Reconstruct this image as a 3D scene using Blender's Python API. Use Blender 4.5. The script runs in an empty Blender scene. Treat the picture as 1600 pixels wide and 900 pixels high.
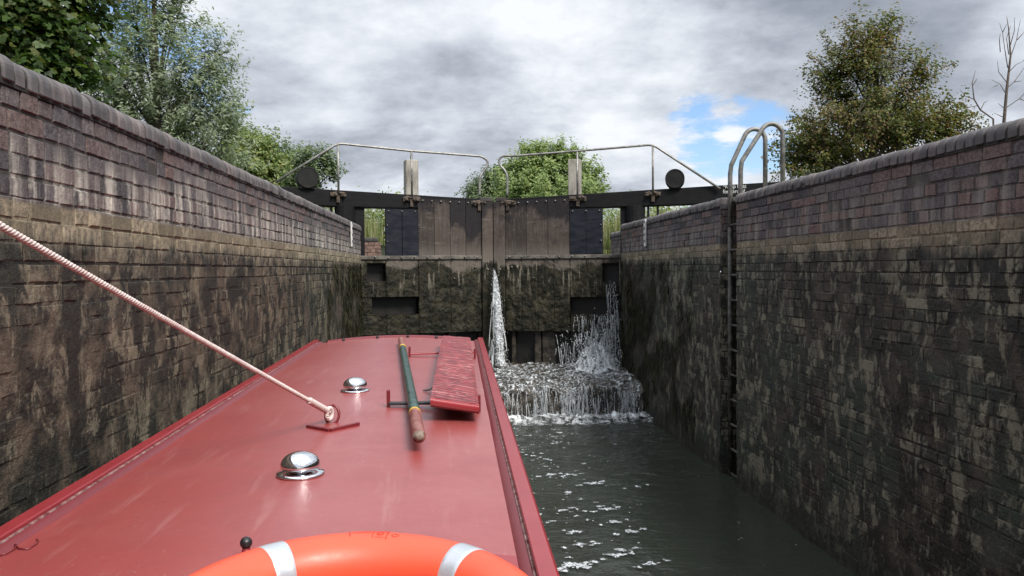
import bpy, math, random
import numpy as np
from mathutils import Vector, Matrix, noise as mnoise
rnd = random.Random(7)
rng = np.random.default_rng(7)
SC = bpy.context.scene
COL = SC.collection
R = math.radians
H = 2.2                       # eye height above the water of the lock (z = 0)
FPX = 1230.0                  # focal length in photo pixels (1600 wide)

# ------------------------------------------------------------------ camera
_y, _p, _r = R(4.33), R(1.366), R(-0.43)
FW = Vector((math.sin(_y) * math.cos(_p), math.cos(_y) * math.cos(_p), -math.sin(_p)))
_rt = Vector((math.cos(_y), -math.sin(_y), 0))
_up = _rt.cross(FW)
RT = _rt * math.cos(_r) + _up * math.sin(_r)
UP = _up * math.cos(_r) - _rt * math.sin(_r)
cd = bpy.data.cameras.new("camera")
cd.sensor_width = 36.0
cd.lens = FPX / 1600 * 36
cd.clip_start = 0.05
cd.clip_end = 4000
cam = bpy.data.objects.new("camera", cd)
COL.objects.link(cam)
cam.matrix_world = Matrix(((RT.x, UP.x, -FW.x, 0), (RT.y, UP.y, -FW.y, 0), (RT.z, UP.z, -FW.z, H), (0, 0, 0, 1)))
SC.camera = cam

# ------------------------------------------------------------------ node helpers
def N(t, typ, ins=None, **at):
    n = t.nodes.new(typ)
    for k, v in at.items():
        setattr(n, k, v)
    for k, v in (ins or {}).items():
        s = n.inputs[k]
        if isinstance(v, bpy.types.NodeSocket):
            t.links.new(v, s)
        else:
            s.default_value = v
    return n

def math_(t, op, a, b=0.0, c=None, clamp=False):
    n = N(t, 'ShaderNodeMath', {0: a, 1: b}, operation=op, use_clamp=clamp)
    if c is not None:
        if isinstance(c, bpy.types.NodeSocket): t.links.new(c, n.inputs[2])
        else: n.inputs[2].default_value = c
    return n.outputs[0]

def smooth(t, x, a, b, lo=0.0, hi=1.0):
    n = N(t, 'ShaderNodeMapRange', {'Value': x, 'From Min': a, 'From Max': b, 'To Min': lo, 'To Max': hi}, interpolation_type='SMOOTHSTEP')
    return n.outputs[0]

def mix(t, f, a, b, mode='MIX'):
    n = N(t, 'ShaderNodeMix', data_type='RGBA', blend_type=mode)
    for i, v in ((0, f), (6, a), (7, b)):
        if isinstance(v, bpy.types.NodeSocket): t.links.new(v, n.inputs[i])
        else: n.inputs[i].default_value = v if i == 0 else (*v[:3], 1)
    return n.outputs[2]

def noise(t, vec, scale, detail=4.0, rough=0.55, dist=0.0):
    return N(t, 'ShaderNodeTexNoise', {'Vector': vec, 'Scale': scale, 'Detail': detail, 'Roughness': rough, 'Distortion': dist}).outputs[0]

def vmul(t, v, s):
    return N(t, 'ShaderNodeVectorMath', {0: v, 1: s}, operation='MULTIPLY').outputs[0]

def ramp(t, f, stops, interp='LINEAR'):
    n = N(t, 'ShaderNodeValToRGB', {'Fac': f})
    cr = n.color_ramp
    cr.interpolation = interp
    while len(cr.elements) > 1:
        cr.elements.remove(cr.elements[-1])
    cr.elements[0].position = stops[0][0]
    cr.elements[0].color = (*stops[0][1], 1)
    for p, c in stops[1:]:
        e = cr.elements.new(p)
        e.color = (*c, 1)
    return n.outputs[0]

def newmat(name):
    m = bpy.data.materials.new(name)
    m.use_nodes = True
    t = m.node_tree
    b = t.nodes['Principled BSDF']
    return m, t, b

def bump(t, b, h, strength=0.5, dist=0.02, prev=None):
    n = N(t, 'ShaderNodeBump', {'Height': h, 'Strength': strength, 'Distance': dist})
    if prev is not None: t.links.new(prev, n.inputs['Normal'])
    t.links.new(n.outputs[0], b.inputs['Normal'])
    return n.outputs[0]

def setin(t, b, **kw):
    for k, v in kw.items():
        k = k.replace('_', ' ')
        if isinstance(v, bpy.types.NodeSocket): t.links.new(v, b.inputs[k])
        elif isinstance(v, (tuple, list)): b.inputs[k].default_value = (*v[:3], 1) if len(b.inputs[k].default_value) == 4 else v
        else: b.inputs[k].default_value = v

def geo(t):
    return N(t, 'ShaderNodeNewGeometry').outputs['Position']

# ------------------------------------------------------------------ world, sun, exposure
SUN_EL, SUN_AZ = 48.0, 148.0          # azimuth clockwise from +Y: the sun stands behind and to the right
w = bpy.data.worlds.new("World")
SC.world = w
w.use_nodes = True
t = w.node_tree
bg = t.nodes['Background']
sky = N(t, 'ShaderNodeTexSky', sky_type='NISHITA', sun_disc=False)
sky.sun_elevation = R(SUN_EL)
sky.sun_rotation = R(SUN_AZ)
sky.air_density = 1.2
sky.dust_density = 0.6
D = N(t, 'ShaderNodeTexCoord').outputs['Generated']
sx = N(t, 'ShaderNodeSeparateXYZ', {0: D})
zc = math_(t, 'MAXIMUM', sx.outputs[2], 0.0)
den = math_(t, 'ADD', zc, 0.26)
px = math_(t, 'DIVIDE', sx.outputs[0], den)
py = math_(t, 'DIVIDE', sx.outputs[1], den)
CP = N(t, 'ShaderNodeCombineXYZ', {0: px, 1: py, 2: 0.37}).outputs[0]

def lobe(px_, py_, deg):
    """soft disc of the sky round the direction of one cloud feature"""
    d = (FW * FPX + RT * (px_ - 800) + UP * (450 - py_)).normalized()
    dot = N(t, 'ShaderNodeVectorMath', {0: D, 1: d}, operation='DOT_PRODUCT').outputs['Value']
    return smooth(t, dot, math.cos(R(deg)), math.cos(R(deg * .15)))

def lsum(items):
    s = None
    for a, b_, c, k in items:
        v = math_(t, 'MULTIPLY', lobe(a, b_, c), k)
        s = v if s is None else math_(t, 'ADD', s, v)
    return s
n1 = noise(t, CP, 1.9, 8, .58, .15)
n2 = noise(t, N(t, 'ShaderNodeVectorMath', {0: CP, 1: (7.3, 2.1, 4.4)}, operation='ADD').outputs[0], 1.7, 9, .60, .12)
n3 = noise(t, N(t, 'ShaderNodeVectorMath', {0: CP, 1: (1.3, 9.1, 2.4)}, operation='ADD').outputs[0], 5.2, 7, .62, .1)
holes = lsum([(1150, 205, 6.0, .40), (1075, 212, 3.2, .16), (1215, 205, 4.0, .16), (970, 128, 2.6, .26), (1030, 165, 2.2, .14), (215, -10, 6.0, .38), (195, 20, 3.0, .14), (320, 100, 2.6, .14), (1060, 50, 12, -.25), (700, 150, 14, -.30), (1450, 80, 12, -.3)])
cov = math_(t, 'SUBTRACT', math_(t, 'ADD', math_(t, 'ADD', math_(t, 'MULTIPLY', math_(t, 'SUBTRACT', n1, .5), 1.5), .84), math_(t, 'MULTIPLY', math_(t, 'SUBTRACT', n3, .5), 1.1)), holes)
cov = smooth(t, cov, .46, .70)
tone = lsum([(600, 95, 7, .12), (880, 110, 7, .08), (960, 215, 4, .12), (1190, 130, 6, .10), (460, 150, 6, .14), (1120, 255, 5, .12), (700, 275, 6, .10), (1560, 130, 6, .1),
             (720, 200, 7, -.26), (560, 200, 6, -.16), (1300, 30, 11, -.20), (1120, 20, 8, -.10), (1500, 40, 9, -.08), (680, 15, 8, -.10), (430, 30, 7, -.10), (860, 195, 3, -.08), (400, 235, 5, -.06)])
br = math_(t, 'ADD', math_(t, 'ADD', math_(t, 'MULTIPLY', math_(t, 'SUBTRACT', n2, .5), 1.9), math_(t, 'MULTIPLY', math_(t, 'SUBTRACT', n3, .5), .75)), math_(t, 'ADD', tone, .67))
ccol = ramp(t, br, [(0.05, (.20, .225, .27)), (.35, (.31, .34, .395)), (.60, (.46, .495, .555)), (.85, (.63, .66, .71)), (1, (.72, .745, .78))])
zen = smooth(t, sx.outputs[2], .42, .9, 1.0, 2.0)        # an overcast sky is brighter overhead
gain = math_(t, 'MULTIPLY', zen, 9.4)
ccol = N(t, 'ShaderNodeVectorMath', {0: ccol, 3: gain}, operation='SCALE').outputs[0]
bsky = N(t, 'ShaderNodeVectorMath', {0: sky.outputs[0], 1: (.86, 1.0, 1.26)}, operation='MULTIPLY').outputs[0]
fin = N(t, 'ShaderNodeMix', data_type='VECTOR', clamp_factor=True)
t.links.new(cov, fin.inputs[0]); t.links.new(bsky, fin.inputs[4]); t.links.new(ccol, fin.inputs[5])
t.links.new(fin.outputs[1], bg.inputs['Color'])
bg.inputs['Strength'].default_value = 0.1
sd = bpy.data.lights.new("sun", 'SUN')
sd.energy = 3.6
sd.angle = R(22)
sd.color = (1.0, .95, .88)
sun = bpy.data.objects.new("sun", sd)
COL.objects.link(sun)
sv = Vector((math.sin(R(SUN_AZ)) * math.cos(R(SUN_EL)), math.cos(R(SUN_AZ)) * math.cos(R(SUN_EL)), math.sin(R(SUN_EL))))
sun.rotation_euler = sv.to_track_quat('Z', 'Y').to_euler()
SC.view_settings.view_transform = 'Standard'
SC.view_settings.look = 'None'
SC.view_settings.exposure = 0.5
SC.view_settings.gamma = 1.0
SC.view_settings.use_curve_mapping = False
SC.cycles.use_denoising = True
SC.cycles.max_bounces = 6
SC.cycles.diffuse_bounces = 3
SC.cycles.glossy_bounces = 3
SC.cycles.transparent_max_bounces = 12
SC.cycles.caustics_reflective = False
SC.cycles.caustics_refractive = False

# ------------------------------------------------------------------ mesh helpers
class MB:
    def __init__(s):
        s.v, s.f, s.c = [], [], []
    def add(s, vs, fs, col=None):
        o = len(s.v)
        s.v.extend([tuple(p) for p in vs])
        s.f.extend([tuple(i + o for i in f) for f in fs])
        s.c.extend([col or (0, 0, 0, 0)] * len(vs))
    def hexa(s, p, col=None):          # 8 corners: 4 of one end, then 4 of the other
        s.add(p, [(3, 2, 1, 0), (4, 5, 6, 7), (0, 1, 5, 4), (1, 2, 6, 5), (2, 3, 7, 6), (3, 0, 4, 7)], col)
    def box(s, a, b, F=None, col=None):
        F = F or (lambda x, y, z: (x, y, z))
        s.hexa([F(*q) for q in ((a[0], a[1], a[2]), (b[0], a[1], a[2]), (b[0], b[1], a[2]), (a[0], b[1], a[2]),
                                (a[0], a[1], b[2]), (b[0], a[1], b[2]), (b[0], b[1], b[2]), (a[0], b[1], b[2]))], col)
    def tube(s, path, r, n=10, col=None, cap=True, up=None):
        P = [Vector(p) for p in path]
        rr = r if isinstance(r, (list, tuple)) else [r] * len(P)
        vs, fs = [], []
        prev = None
        for i, p in enumerate(P):
            d = (P[min(i + 1, len(P) - 1)] - P[max(i - 1, 0)]).normalized()
            if prev is None:
                a = d.orthogonal().normalized()
            else:
                a = (prev - d * prev.dot(d)).normalized()
            prev = a
            b = d.cross(a)
            for k in range(n):
                th = 2 * math.pi * k / n
                vs.append(p + (a * math.cos(th) + b * math.sin(th)) * rr[i])
        for i in range(len(P) - 1):
            for k in range(n):
                fs.append((i * n + k, i * n + (k + 1) % n, (i + 1) * n + (k + 1) % n, (i + 1) * n + k))
        if cap:
            fs.append(tuple(reversed(range(n))))
            fs.append(tuple((len(P) - 1) * n + k for k in range(n)))
        s.add(vs, fs, col)
    def lathe(s, prof, c, axis=(0, 0, 1), n=32, col=None):
        ax = Vector(axis).normalized()
        a = ax.orthogonal().normalized(); b = ax.cross(a); c = Vector(c)
        vs, fs = [], []
        for r, h in prof:
            for k in range(n):
                th = 2 * math.pi * k / n
                vs.append(c + ax * h + (a * math.cos(th) + b * math.sin(th)) * max(r, 1e-4))
        for i in range(len(prof) - 1):
            for k in range(n):
                fs.append((i * n + k, i * n + (k + 1) % n, (i + 1) * n + (k + 1) % n, (i + 1) * n + k))
        s.add(vs, fs, col)
    def grid(s, P, col=None):          # P[i][j] points
        a, b = len(P), len(P[0])
        s.add([q for row in P for q in row], [(i * b + j, (i + 1) * b + j, (i + 1) * b + j + 1, i * b + j + 1) for i in range(a - 1) for j in range(b - 1)], col)
    def ball(s, c, r, col=None, sq=1.0):
        g = (1 + 5 ** .5) / 2
        V = [(-1, g, 0), (1, g, 0), (-1, -g, 0), (1, -g, 0), (0, -1, g), (0, 1, g), (0, -1, -g), (0, 1, -g), (g, 0, -1), (g, 0, 1), (-g, 0, -1), (-g, 0, 1)]
        k = r / 1.902
        s.add([(c[0] + x * k, c[1] + y * k, c[2] + z * k * sq) for x, y, z in V],
              [(0, 11, 5), (0, 5, 1), (0, 1, 7), (0, 7, 10), (0, 10, 11), (1, 5, 9), (5, 11, 4), (11, 10, 2), (10, 7, 6), (7, 1, 8), (3, 9, 4), (3, 4, 2), (3, 2, 6), (3, 6, 8), (3, 8, 9), (4, 9, 5), (2, 4, 11), (6, 2, 10), (8, 6, 7), (9, 8, 1)], col)
    def build(s, name, mat, parent=None, smoothed=False, bevel=0.0, colour=False, auto=None):
        base = rootloc(parent) if parent else Vector((0, 0, 0))
        me = bpy.data.meshes.new(name)
        me.from_pydata([(p[0] - base.x, p[1] - base.y, p[2] - base.z) for p in s.v], [], s.f)
        if colour:
            at = me.color_attributes.new('tone', 'FLOAT_COLOR', 'POINT')
            at.data.foreach_set('color', np.array(s.c, dtype=np.float32).ravel())
        me.materials.append(mat)
        me.update()
        o = bpy.data.objects.new(name, me)
        COL.objects.link(o)
        if parent: o.parent = parent
        if smoothed:
            me.polygons.foreach_set('use_smooth', [True] * len(me.polygons))
        if bevel:
            m = o.modifiers.new('edge', 'BEVEL'); m.width = bevel; m.segments = 2; m.limit_method = 'ANGLE'; m.angle_limit = R(40)
        return o

def rootloc(o):
    while o.parent: o = o.parent
    return o.location

def npmesh(name, V, F, mat, parent=None, col=None, smoothed=False):
    """big mesh straight from arrays; F is (n,4) or (n,3)"""
    base = np.array(rootloc(parent)) if parent else np.zeros(3)
    me = bpy.data.meshes.new(name)
    n, k = F.shape
    me.vertices.add(len(V)); me.vertices.foreach_set('co', (V - base).astype(np.float32).ravel())
    me.loops.add(n * k); me.loops.foreach_set('vertex_index', F.astype(np.int32).ravel())
    me.polygons.add(n); me.polygons.foreach_set('loop_start', np.arange(0, n * k, k, dtype=np.int32))
    if col is not None:
        at = me.color_attributes.new('tone', 'FLOAT_COLOR', 'POINT')
        at.data.foreach_set('color', col.astype(np.float32).ravel())
    me.materials.append(mat)
    me.update(calc_edges=True)
    if smoothed: me.polygons.foreach_set('use_smooth', [True] * n)
    o = bpy.data.objects.new(name, me)
    COL.objects.link(o)
    if parent: o.parent = parent
    return o

def tag(o, label=None, cat=None, group=None, kind=None):
    for k, v in (('label', label), ('category', cat), ('group', group), ('kind', kind)):
        if v: o[k] = v
    return o

def empty(name, loc, label, cat, group=None):
    o = bpy.data.objects.new(name, None)
    o.empty_display_size = .2
    COL.objects.link(o)
    o.location = loc
    return tag(o, label, cat, group)

def ray(px_, py_):
    return FW * FPX + RT * (px_ - 800) + UP * (450 - py_)
EYE = Vector((0, 0, H))
def atY(px_, py_, Y):
    d = ray(px_, py_); return EYE + d * (Y / d.y)
def atX(px_, py_, X):
    d = ray(px_, py_); return EYE + d * (X / d.x)
def atZ(px_, py_, Z):
    d = ray(px_, py_); return EYE + d * ((Z - H) / d.z)
def atPlane(px_, py_, p0, n):
    d = ray(px_, py_); return EYE + d * ((p0 - EYE).dot(n) / d.dot(n))
def fbm(x, y, z=0.0, o=4):
    return mnoise.fractal(Vector((x, y, z)), 0.9, 2.1, o)

# ------------------------------------------------------------------ materials
ZT, ZW = 2.945, 2.45            # coping top, high-water line
XL, XR = -1.498, 2.846          # faces of the lock walls
YQ = 13.12                      # where the walls end at the gate quoins

def brick_material(name, green, eff, pale, redk, cut=.0):
    m, t, b = newmat(name)
    P = geo(t)
    s = N(t, 'ShaderNodeSeparateXYZ', {0: P}); z = s.outputs[2]
    at = N(t, 'ShaderNodeVertexColor', layer_name='tone')
    sc = N(t, 'ShaderNodeSeparateColor', {0: at.outputs[0]}); rA, rB, mort = sc.outputs
    nb = noise(t, P, 1.1, 5, .6)
    nm = noise(t, P, 5.0, 5, .6)
    nf = noise(t, P, 38, 4, .65)
    stre = noise(t, vmul(t, P, (6, 6, .55)), 2.2, 5, .62)
    stre2 = noise(t, vmul(t, P, (9, 9, .9)), 3.1, 4, .6)
    brick = ramp(t, rA, [(0, (.060, .055, .061)), (.25, (.118, .106, .113)), (.5, (.150, .129, .128)), (.70, (.165, .133, .126)), (.90, (.145 + .065 * redk, .120 - .016 * redk, .118 - .036 * redk)), (1, (.18, .158, .155))])
    brick = mix(t, smooth(t, nf, .40, .62, 0, .8), brick, mix(t, 1.0, brick, (.45, .43, .44), 'MULTIPLY'))
    brick = mix(t, smooth(t, noise(t, P, 90, 3, .7), .55, .72, 0, .35), brick, (.24, .22, .21))
    brick = mix(t, smooth(t, nm, .52, .72, 0, .45), brick, (.15, .135, .13))
    col = mix(t, mort, brick, mix(t, nm, (.020, .018, .017), (.095, .086, .078)))
    sp_ = noise(t, P, 135, 3, .75)
    col = mix(t, smooth(t, sp_, .36, .50, .65, 0), col, mix(t, 1.0, col, (.40, .38, .38), 'MULTIPLY'))
    col = mix(t, smooth(t, sp_, .54, .68, 0, .45), col, mix(t, 1.0, col, (2.0, 1.95, 1.9), 'MULTIPLY'))
    # lime bloom above the high-water line, running down in streaks
    up = math_(t, 'SUBTRACT', z, ZW)
    band = math_(t, 'MULTIPLY', smooth(t, up, -.03, .03), smooth(t, math_(t, 'ADD', up, math_(t, 'MULTIPLY', math_(t, 'SUBTRACT', nb, .5), -.5)), .30, .10))
    effm = math_(t, 'MULTIPLY', math_(t, 'MULTIPLY', band, smooth(t, math_(t, 'ADD', stre, math_(t, 'MULTIPLY', math_(t, 'SUBTRACT', nf, .5), .35)), .40, .70)), eff)
    col = mix(t, effm, col, (.52, .485, .42))
    thin = math_(t, 'MULTIPLY', math_(t, 'MULTIPLY', smooth(t, stre2, .60, .70), smooth(t, nb, .45, .62)), .5 * eff)
    col = mix(t, thin, col, (.38, .345, .30))
    # tide band: washed pale bricks with an olive film
    wob = math_(t, 'ADD', up, math_(t, 'MULTIPLY', math_(t, 'SUBTRACT', nm, .5), .07))
    tide = math_(t, 'MULTIPLY', smooth(t, up, .015, -.015), smooth(t, wob, -.26, -.10))
    tcol = mix(t, rB, (.16, .135, .085), (.40, .335, .235))
    tcol = mix(t, smooth(t, nf, .4, .65, 0, .8), tcol, (.11, .10, .068))
    col = mix(t, math_(t, 'MULTIPLY', tide, .9), col, tcol)
    # slime below it
    low = smooth(t, math_(t, 'ADD', wob, math_(t, 'MULTIPLY', math_(t, 'SUBTRACT', stre, .5), .35)), -.07, -.19)
    slime = mix(t, smooth(t, nm, .44, .64), (.017, .015, .011), (.118 - .045 * green, .086 - .028 * green, .060 - .016 * green))
    slime = mix(t, smooth(t, nf, .45, .7, 0, .6), slime, (.030, .027, .022))
    gm = math_(t, 'MULTIPLY', smooth(t, noise(t, P, .9, 4, .6), .45, .62), green)
    slime = mix(t, gm, slime, mix(t, nm, (.019, .028, .022), (.062, .070, .052)))
    # patches where the slime has worn off the brick
    sv_ = noise(t, vmul(t, P, (3.8, 3.8, 2.0)), 2.2, 8, .74, .6)
    sb = math_(t, 'ADD', math_(t, 'ADD', sv_, math_(t, 'MULTIPLY', math_(t, 'SUBTRACT', rB, .5), .10)), math_(t, 'MULTIPLY', math_(t, 'SUBTRACT', nb, .5), .30))
    sm = math_(t, 'MULTIPLY', smooth(t, math_(t, 'ADD', sb, math_(t, 'MULTIPLY', math_(t, 'SUBTRACT', nf, .5), .16)), .51 - cut * .6, .60 - cut * .6), pale)
    sm = math_(t, 'MULTIPLY', sm, math_(t, 'SUBTRACT', 1.0, math_(t, 'MULTIPLY', mort, .75)))
    sm = math_(t, 'MULTIPLY', sm, smooth(t, s.outputs[1], 12.2, 9.8))
    k_ = (.86, .95, .97) if cut else (1, 1, 1)
    pc = mix(t, rA, tuple(a * c for a, c in zip((.165, .138, .096), k_)), tuple(a * c for a, c in zip((.275, .235, .165), k_)))
    slime = mix(t, sm, slime, pc)
    slime = mix(t, math_(t, 'MULTIPLY', mort, .7), slime, (.012, .011, .010))
    col = mix(t, low, col, slime)
    dark = smooth(t, z, .34, .10)
    col = mix(t, math_(t, 'MULTIPLY', dark, .75), col, mix(t, nm, (.010, .012, .009), (.030, .030, .020)))
    setin(t, b, Base_Color=col, Roughness=mix(t, low, (.82, .82, .82), mix(t, nm, (.42, .42, .42), (.8, .8, .8))))
    b.inputs['Specular IOR Level'].default_value = .35
    hgt = math_(t, 'ADD', math_(t, 'MULTIPLY', nf, .35), math_(t, 'MULTIPLY', low, math_(t, 'MULTIPLY', math_(t, 'ADD', noise(t, P, 16, 6, .7), math_(t, 'MULTIPLY', sm, -.25)), 1.6)))
    bump(t, b, math_(t, 'ADD', hgt, math_(t, 'MULTIPLY', sp_, .35)), 1.0, .012)
    return m

M_LEFT = brick_material('brick_damp_brown', .25, .95, .62, .35)
M_RIGHT = brick_material('brick_damp_green', .9, .30, .95, .6, .025)

def simple(name, c1, c2, rough=.6, scale=8.0, bmp=.2, dist=.01, metallic=0.0, stretch=(1, 1, 1), spec=.5, fine=60):
    m, t, b = newmat(name)
    P = vmul(t, geo(t), stretch)
    n = noise(t, P, scale, 6, .62)
    col = mix(t, smooth(t, n, .32, .68), c1, c2)
    setin(t, b, Base_Color=col, Roughness=math_(t, 'ADD', math_(t, 'MULTIPLY', math_(t, 'SUBTRACT', n, .5), .35), rough, clamp=True), Metallic=metallic)
    b.inputs['Specular IOR Level'].default_value = spec
    if bmp: bump(t, b, math_(t, 'ADD', n, math_(t, 'MULTIPLY', noise(t, P, fine, 3), .4)), bmp, dist)
    return m

M_COPING = simple('blue_brick', (.070, .065, .066), (.150, .140, .138), .62, 9, .35, .006)
def tone_coping():
    t = M_COPING.node_tree; b = t.nodes['Principled BSDF']
    at = N(t, 'ShaderNodeVertexColor', layer_name='tone')
    src = b.inputs['Base Color'].links[0].from_socket
    sc = N(t, 'ShaderNodeSeparateColor', {0: at.outputs[0]})
    k = ramp(t, sc.outputs[0], [(0, (.62, .60, .62)), (.5, (.9, .88, .88)), (1, (1.15, 1.05, 1.02))])
    t.links.new(mix(t, 1.0, src, k, 'MULTIPLY'), b.inputs['Base Color'])
tone_coping()
M_GROUND = simple('towpath_grass', (.035, .055, .018), (.075, .09, .03), .95, 3, .5, .05)
M_MORTAR = simple('mortar', (.03, .028, .026), (.07, .064, .058), .95, 20, .5, .01)
M_JOINT = simple('dark_joint', (.010, .009, .008), (.035, .031, .027), .95, 25, .5, .01)
M_BEAM = simple('black_gate_paint', (.004, .0045, .006), (.011, .0105, .011), .7, 6, .25, .004, stretch=(1, 1, 4), spec=.18)
M_BEAMW = simple('worn_black_timber', (.016, .014, .013), (.055, .045, .038), .7, 5, .5, .006, stretch=(1, 1, .35))
M_BLUE = simple('blue_black_board', (.005, .007, .014), (.019, .021, .028), .7, 9, .45, .006, stretch=(.5, .5, 1.6), spec=.18)
M_GALV = simple('galvanised_tube', (.16, .155, .145), (.34, .33, .31), .5, 14, .15, .002, metallic=.55)
M_LADDER = simple('ladder_steel', (.11, .11, .105), (.27, .265, .25), .55, 12, .2, .002, metallic=.5)
M_LADDERD = simple('dark_ladder_steel', (.018, .017, .014), (.11, .105, .09), .6, 16, .5, .004, metallic=.2)  # darker steel tone for the rungs and lower rails
M_RUST = simple('rusty_iron', (.018, .014, .011), (.115, .085, .062), .85, 22, .6, .008)
M_POST = simple('weathered_post', (.19, .175, .15), (.40, .375, .33), .85, 5, .5, .006, stretch=(3.5, 3.5, .6))
M_DRUM = simple('black_drum_paint', (.005, .005, .0055), (.013, .013, .013), .6, 9, .2, .003, spec=.25)
M_WHITE = simple('white_marker_paint', (.42, .41, .39), (.74, .73, .71), .7, 14, .3, .003)
M_BOLT = simple('bolt_heads', (.09, .085, .08), (.28, .26, .24), .5, 40, .2, .002, metallic=.4)
M_DARK = simple('shade_black_board', (.004, .004, .004), (.013, .012, .010), .5, 9, .5, .01)  # near-black: shade of the gate openings and mitre gap put into the colour
M_BLACK = simple('black_metal', (.008, .008, .009), (.02, .02, .021), .4, 10, .1, .002)
M_RUBBLE = simple('old_red_brick', (.09, .055, .045), (.24, .15, .12), .9, 8, .5, .01)
M_LETTER = simple('white_lettering', (.42, .42, .42), (.8, .8, .8), .7, 30, 0)

def gate_material():
    m, t, b = newmat('gate_planks')
    P = geo(t)
    s = N(t, 'ShaderNodeSeparateXYZ', {0: P}); z = s.outputs[2]
    at = N(t, 'ShaderNodeVertexColor', layer_name='tone')
    sc = N(t, 'ShaderNodeSeparateColor', {0: at.outputs[0]}); rA, rB, edge = sc.outputs
    nb = noise(t, P, 1.7, 5, .62, .3); nm = noise(t, P, 6, 6, .65); nf = noise(t, vmul(t, P, (1, 1, .3)), 45, 4, .65)
    grain = noise(t, vmul(t, P, (9, 9, .8)), 4, 5, .65)
    scr = noise(t, vmul(t, P, (1.2, 1.2, 7)), 3.3, 5, .7, .2)
    col = mix(t, rA, (.040, .032, .028), (.088, .068, .058))
    col = mix(t, smooth(t, grain, .45, .70, 0, .6), col, (.115, .10, .09))
    col = mix(t, smooth(t, nm, .5, .66, 0, .5), col, (.026, .023, .022))
    col = mix(t, smooth(t, math_(t, 'ADD', scr, math_(t, 'MULTIPLY', math_(t, 'SUBTRACT', nf, .5), .25)), .58, .72, 0, .55), col, (.18, .165, .15))
    tar = smooth(t, math_(t, 'ADD', math_(t, 'ADD', math_(t, 'MULTIPLY', math_(t, 'SUBTRACT', z, 2.95), .55), nb), math_(t, 'MULTIPLY', math_(t, 'SUBTRACT', rB, .5), .34)), .45, .60)
    col = mix(t, math_(t, 'MULTIPLY', tar, .85), col, (.011, .011, .014))
    # silt just above and below the water mark
    up = math_(t, 'SUBTRACT', z, 2.40)
    wob = math_(t, 'ADD', up, math_(t, 'MULTIPLY', math_(t, 'SUBTRACT', nb, .5), .9))
    silt = math_(t, 'MULTIPLY', smooth(t, up, .30, .0), .55)
    col = mix(t, silt, col, (.155, .138, .115))
    slime = mix(t, smooth(t, nm, .42, .66), (.008, .008, .005), (.036, .032, .020))
    slime = mix(t, smooth(t, noise(t, P, 3.4, 7, .7, .4), .54, .68, 0, .6), slime, (.070, .060, .038))
    slime = mix(t, smooth(t, nf, .5, .7, 0, .5), slime, (.02, .024, .012))
    low = smooth(t, wob, -.02, -.16)
    strk = noise(t, vmul(t, P, (7, 7, .7)), 1.7, 5, .65, .2)
    slime = mix(t, math_(t, 'MULTIPLY', smooth(t, strk, .56, .64), smooth(t, up, -.85, -.05, 0, .95)), slime, (.20, .18, .14))
    col = mix(t, low, col, slime)
    edge_ = smooth(t, nf, .3, .7)
    setin(t, b, Base_Color=col, Roughness=mix(t, low, (.8, .8, .8), mix(t, nm, (.35, .35, .35), (.8, .8, .8))))
    b.inputs['Specular IOR Level'].default_value = .2
    bump(t, b, math_(t, 'ADD', math_(t, 'MULTIPLY', nf, .5), math_(t, 'MULTIPLY', low, math_(t, 'MULTIPLY', noise(t, P, 18, 6, .7), 2.0))), .9, .012)
    return m
M_GATE = gate_material()
M_RAILW = simple('silted_rail', (.050, .045, .037), (.155, .14, .12), .85, 7, .5, .006)

def paint(name, c, rough, worn=.0, dirt=.25, scratch=True):
    m, t, b = newmat(name)
    P = geo(t)
    nb = noise(t, P, 1.6, 4, .6); nf = noise(t, P, 420, 2, .5); nm = noise(t, P, 9, 5, .65)
    col = mix(t, smooth(t, nm, .4, .7, 0, dirt), c, tuple(k * .62 for k in c))
    if scratch:
        sn = noise(t, vmul(t, P, (6, 1.2, 6)), 30, 3, .7, .6)
        col = mix(t, smooth(t, sn, .70, .76, 0, .35), col, tuple(min(1, k * 1.5 + .05) for k in c))
        dv = N(t, 'ShaderNodeTexVoronoi', {'Vector': P, 'Scale': 7.0}, feature='F1').outputs['Distance']
        col = mix(t, smooth(t, dv, .035, .02, 0, .6), col, tuple(k * .35 for k in c))
    if worn:
        wn = noise(t, P, 55, 4, .7)
        col = mix(t, smooth(t, wn, .66 - worn, .74 - worn), col, (.34, .29, .27))
    setin(t, b, Base_Color=col, Roughness=math_(t, 'ADD', math_(t, 'MULTIPLY', math_(t, 'SUBTRACT', nb, .5), .18), rough))
    bump(t, b, nf, .10, .002)
    return m
RED = (.280, .043, .040)
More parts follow.
